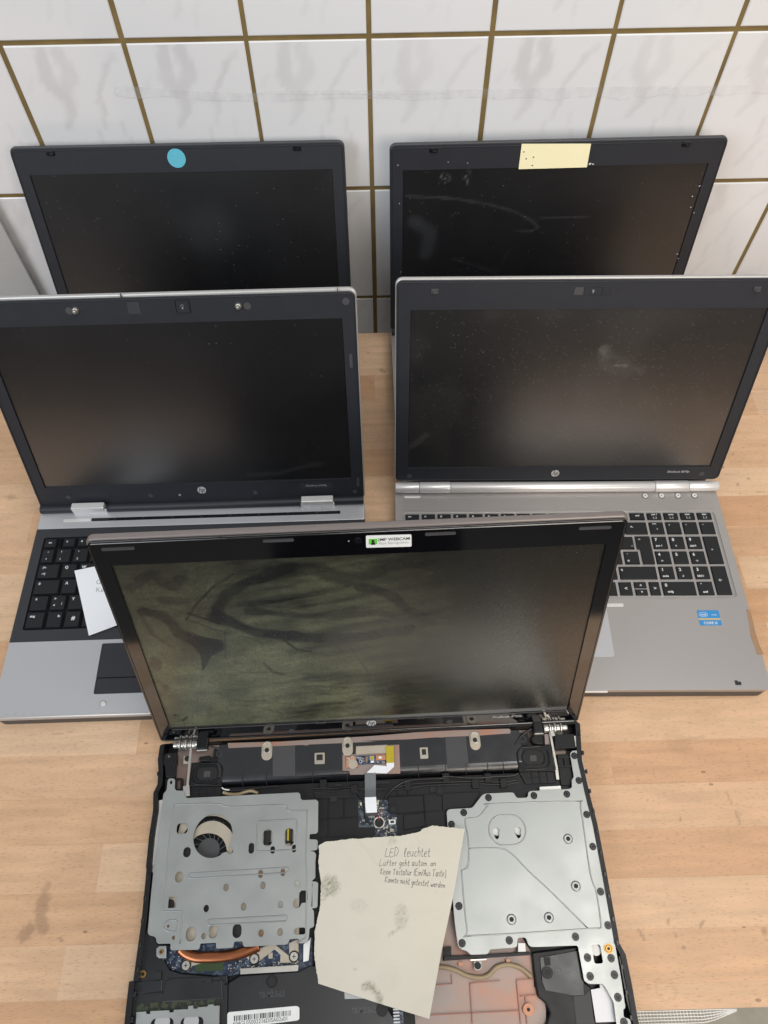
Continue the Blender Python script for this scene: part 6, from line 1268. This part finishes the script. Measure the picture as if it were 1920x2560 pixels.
    for s, (p0, p1), cap in lines:
        adv = []; tot = 0
        for ch in s:
            if ch == ' ': w_ = .5
            else: w_ = max(q[0] for st_ in GL[ch] for q in st_)+.22
            adv.append((tot, w_)); tot += w_
        P0, P1 = Vector(p0), Vector(p1); L_ = (P1-P0).length; d = (P1-P0).normalized(); nn = Vector((-d.y, d.x)); kx = L_/tot; ky = cap/1.9
        for ch, (t0, w_) in zip(s, adv):
            if ch == ' ': continue
            jy = random.uniform(-.06, .06)*ky; jk = random.uniform(.9, 1.1)
            for st_ in GL[ch]:
                pts = []
                for (a, b) in st_:
                    q = P0+d*((t0+a+b*.10)*kx)+nn*(b*ky*jk+jy); pts.append((q.x-cx, q.y-cy, bend(q.x, q.y)+.0001))
                if len(pts) > 2: pts = smooth(pts, 4)
                mb.tube(pts, random.uniform(.00014, .00018), 5, flat=.5)
    w = mb.build('handwriting', 'ink', o)
    c, s_ = math.cos(FYAW), math.sin(FYAW)
    o.location = (FX+cx*c-cy*s_, FY+cx*s_+cy*c, z); o.rotation_euler = (0, 0, FYAW)
    tag(o, 'torn off-white paper with handwritten German lines and grey thumb smudges on the dismantled laptop', 'note')
paper_note()

# ------------------------------------------------------------------ loose things
q = [(-0.3349,0.3651),(-0.3163,0.3693),(-0.2708,0.3374),(-0.2711,0.302),(-0.2792,0.2993),(-0.3051,0.289)]
cx = sum(p[0] for p in q)/len(q); cy = sum(p[1] for p in q)/len(q)
q = [[(-0.3349,0.3651)][0], [(-0.295,0.3738)][0], [(-0.2546,0.3091)][0], [(-0.3051,0.289)][0]]
mb = MB(); mb.prism([(a-cx, b-cy) for a, b in q], 0, .0003, mi=0)
a, b = [(-0.3068,0.3508)][0]; mb.text('G 5', (a-cx+.004, b-cy, .00035), .008, mi=1, center=True)
a, b = [(-0.3039,0.3414)][0]; mb.text('Keine', (a-cx+.006, b-cy, .00035), .008, mi=1, center=True)
o = mb.build('paper_slip', ['paperw', M['dimtext']]); o.location = (cx, cy, .0256)
tag(o, 'blank white paper slip lying on the keyboard of the front left laptop', 'paper')

# clear tape residue strip across the tiles
def tape():
    top = [(-0.2734,0.3075),(-0.2539,0.3084),(-0.2164,0.3047),(-0.1315,0.2988),(-0.0966,0.3007),(0.0158,0.2989),(0.1375,0.2978),(0.2506,0.2981),(0.3645,0.2968),(0.4369,0.2962)]
    bot = [(-0.2753,0.3016),(-0.27,0.2981),(-0.2533,0.296),(-0.2185,0.2966),(-0.1847,0.2929),(-0.1242,0.29),(-0.0979,0.2903),(-0.0411,0.2909),(0.0158,0.2907),(0.0465,0.2874),(0.0684,0.2887),(0.121,0.289),(0.1388,0.2873),(0.1783,0.2879),(0.201,0.2843),(0.2182,0.2866),(0.2532,0.2877),(0.2788,0.2828),(0.2887,0.287),(0.3068,0.2853),(0.3236,0.288),(0.3595,0.2865),(0.3715,0.2897),(0.3817,0.286),(0.4163,0.288),(0.4412,0.2866)]
    topS = smooth(top, 6); botS = smooth(bot, 6)
    poly = botS+topS[::-1]; cx, cz = poly[0]
    mb = MB(); ln = [(-0.1014,0.2973),(-0.0711,0.2963),(-0.0277,0.2959),(0.0158,0.2946),(0.0812,0.2946)]
    mb.tube([(a-cx, -.0006, b-cz) for a, b in smooth(ln, 5)], .0007, 6, upv=(0, 1, 0)); mb.prism([(a-cx, b-cz) for a, b in poly], 0, .0004, f=lambda a, b, n: (a, -n, b))
    mb.tube([(a-cx, -.0006, b-cz) for a, b in botS], .0008, 6, upv=(0, 1, 0))
    m = bpy.data.materials.new('clear_tape'); m.use_nodes = True; nt = m.node_tree; N = nt.nodes; b_ = N['Principled BSDF']
    b_.inputs['Roughness'].default_value = .2; b_.inputs['Base Color'].default_value = (.72, .72, .73, 1)
    n = N.new('ShaderNodeTexNoise'); n.inputs['Scale'].default_value = 55; tc = N.new('ShaderNodeTexCoord'); nt.links.new(tc.outputs['Object'], n.inputs['Vector'])
    mr = N.new('ShaderNodeMapRange'); mr.inputs[1].default_value = .35; mr.inputs[2].default_value = .65; mr.inputs[3].default_value = .01; mr.inputs[4].default_value = .09
    nt.links.new(n.outputs['Fac'], mr.inputs[0]); nt.links.new(mr.outputs[0], b_.inputs['Alpha'])
    o = mb.build('clear_tape', [m]); o.location = (cx, WY-.0004, cz)
    tag(o, 'strip of clear tape and glue residue running across the tiled wall', 'tape')
tape()
# grey board at the left
mb = MB(); mb.box(-.34, 0, -.002, .002, 0, 1.15)
o = mb.build('grey_board', 'card', bevel=.0008); o.location = (-.4620, .789, -.75)
tag(o, 'light grey board standing upright against the tiles at the left edge', 'board')
# blue thing far right
mb = MB(); mb.prism(rrect(-.018, .018, -.012, .012, .008), 0, .06, mi=0); mb.cyl((0, 0, .06), .009, .014, mi=1)
o = mb.build('blue_bottle', ['bluething', 'white'], bevel=.003); o.location = (.5230, .715, 0)
tag(o, 'small blue bottle at the right edge in front of the tiles', 'bottle')
mb = MB(); mb.prism(rrect(-.42, .42, -.25, .25, .02), 0, .012)
o = mb.build('floor_mat', mat('grey_felt', (168, 163, 150), .95, var=.22, vs=30, bump=.5, bs=200), bevel=.003); o.location = (.55, .02, -.75)
tag(o, 'grey felt mat on the floor below the front right edge of the bench', 'mat')
# woven mesh tape under the bench edge
def meshtape():
    mb = MB(); x0, x1 = -.30, .290
    for j in range(5):
        pts = [(x0+(x1-x0)*i/60, -.0478-.0022*j*min(1, (x1-(x0+(x1-x0)*i/60))/.03+.15), -.0010-.0003*j+.0004*math.sin(i*1.3+j)) for i in range(61)]
        mb.tube(pts, .00045, 5)
    n = 210
    for i in range(n):
        x = x0+(x1-x0)*i/n; w_ = .0088*min(1, (x1-x)/.03+.15)
        mb.tube([(x, -.0475, -.0012), (x+.0002, -.0478-w_, -.0024)], .00030, 4)
    o = mb.build('mesh_tape', 'white'); tag(o, 'white woven mesh tape along the front edge of the workbench', 'tape')
meshtape()

# ------------------------------------------------------------------ the photographer, standing at the bench with the phone held up
def person():
    V = [(0,-.36,.10),(0,-.355,.25),(0,-.35,.42),(0,-.35,.60),(0,-.35,.685),(0,-.345,.76),            # 0-5 pelvis..neck
         (.10,-.36,.03),(.115,-.36,-.33),(.12,-.38,-.69),(.13,-.27,-.725),                             # 6-9 right leg
         (-.10,-.36,.03),(-.115,-.36,-.33),(-.12,-.38,-.69),(-.13,-.27,-.725),                         # 10-13 left leg
         (.17,-.36,.635),(.235,-.30,.40),(.13,-.16,.63),(-.17,-.36,.635),(-.235,-.30,.40),(-.13,-.16,.63)]  # arms
    E_ = [(0,1),(1,2),(2,3),(3,4),(4,5),(0,6),(6,7),(7,8),(8,9),(0,10),(10,11),(11,12),(12,13),(3,14),(14,15),(15,16),(3,17),(17,18),(18,19)]
    Rr = [.15,.145,.15,.13,.06,.055,.095,.065,.05,.04,.095,.065,.05,.04,.06,.048,.033,.06,.048,.033]
    me = bpy.data.meshes.new('person'); me.from_pydata(V, E_, []); me.materials.append(mat('dark_cloth', (30, 31, 36), .9))
    o = bpy.data.objects.new('person', me); scene.collection.objects.link(o)
    sk = o.modifiers.new('skin', 'SKIN'); me.skin_vertices[0].data[0].use_root = True
    for d, r in zip(me.skin_vertices[0].data, Rr): d.radius = (r, r*.8)
    sb = o.modifiers.new('sub', 'SUBSURF'); sb.levels = 2; sb.render_levels = 2
    tag(o, 'person in dark clothes standing at the bench behind the camera, seen only in reflections', 'person')
    skin = mat('skin', (198, 150, 128), .5)
    def ball(name, c, r, m, parent, sc=(1, 1, 1)):
        mb = MB(); n, k = 20, 12; vs = []
        for j in range(k+1):
            t = math.pi*j/k
            for i in range(n): a = 2*math.pi*i/n; vs.append((c[0]+r*sc[0]*math.sin(t)*math.cos(a), c[1]+r*sc[1]*math.sin(t)*math.sin(a), c[2]+r*sc[2]*math.cos(t)))
        mb.add(vs, [(j*n+i, (j+1)*n+i, (j+1)*n+(i+1) % n, j*n+(i+1) % n) for j in range(k) for i in range(n)], 0, True); return mb.build(name, m, parent)
    hd = ball('head', (0, -.315, .865), .1, skin, o, (.78, .95, 1.18))
    ball('hair', (0, -.335, .895), .1, mat('dark_hair', (50, 38, 30), .7), hd, (.86, 1.0, 1.05))
    ball('nose', (0, -.215, .85), .014, skin, hd, (.8, 1.2, 1.5))
    for sx in (-1, 1):
        ball('eye', (sx*.03, -.228, .875), .011, 'white', hd); ball('ear', (sx*.079, -.32, .86), .02, skin, hd, (.4, .8, 1.4))
        hm = ball('hand', (sx*.112, -.125, .675), .03, skin, o, (.7, 1.2, 1.3))
        for i in range(4):
            mb = MB(); x = sx*.098; z = .712-.019*i
            mb.tube(smooth([(x+sx*.016, -.115, z), (x, -.075, z+.004), (x-sx*.012, -.062, z+.004), (x-sx*.022, -.066, z+.004)], 4), .0078-.0006*abs(i-1), 8); mb.build('finger', skin, hm)
        mb = MB(); mb.tube(smooth([(sx*.105, -.125, .70), (sx*.085, -.110, .735), (sx*.070, -.100, .745)], 4), .0095, 8); mb.build('thumb', skin, hm)
person()
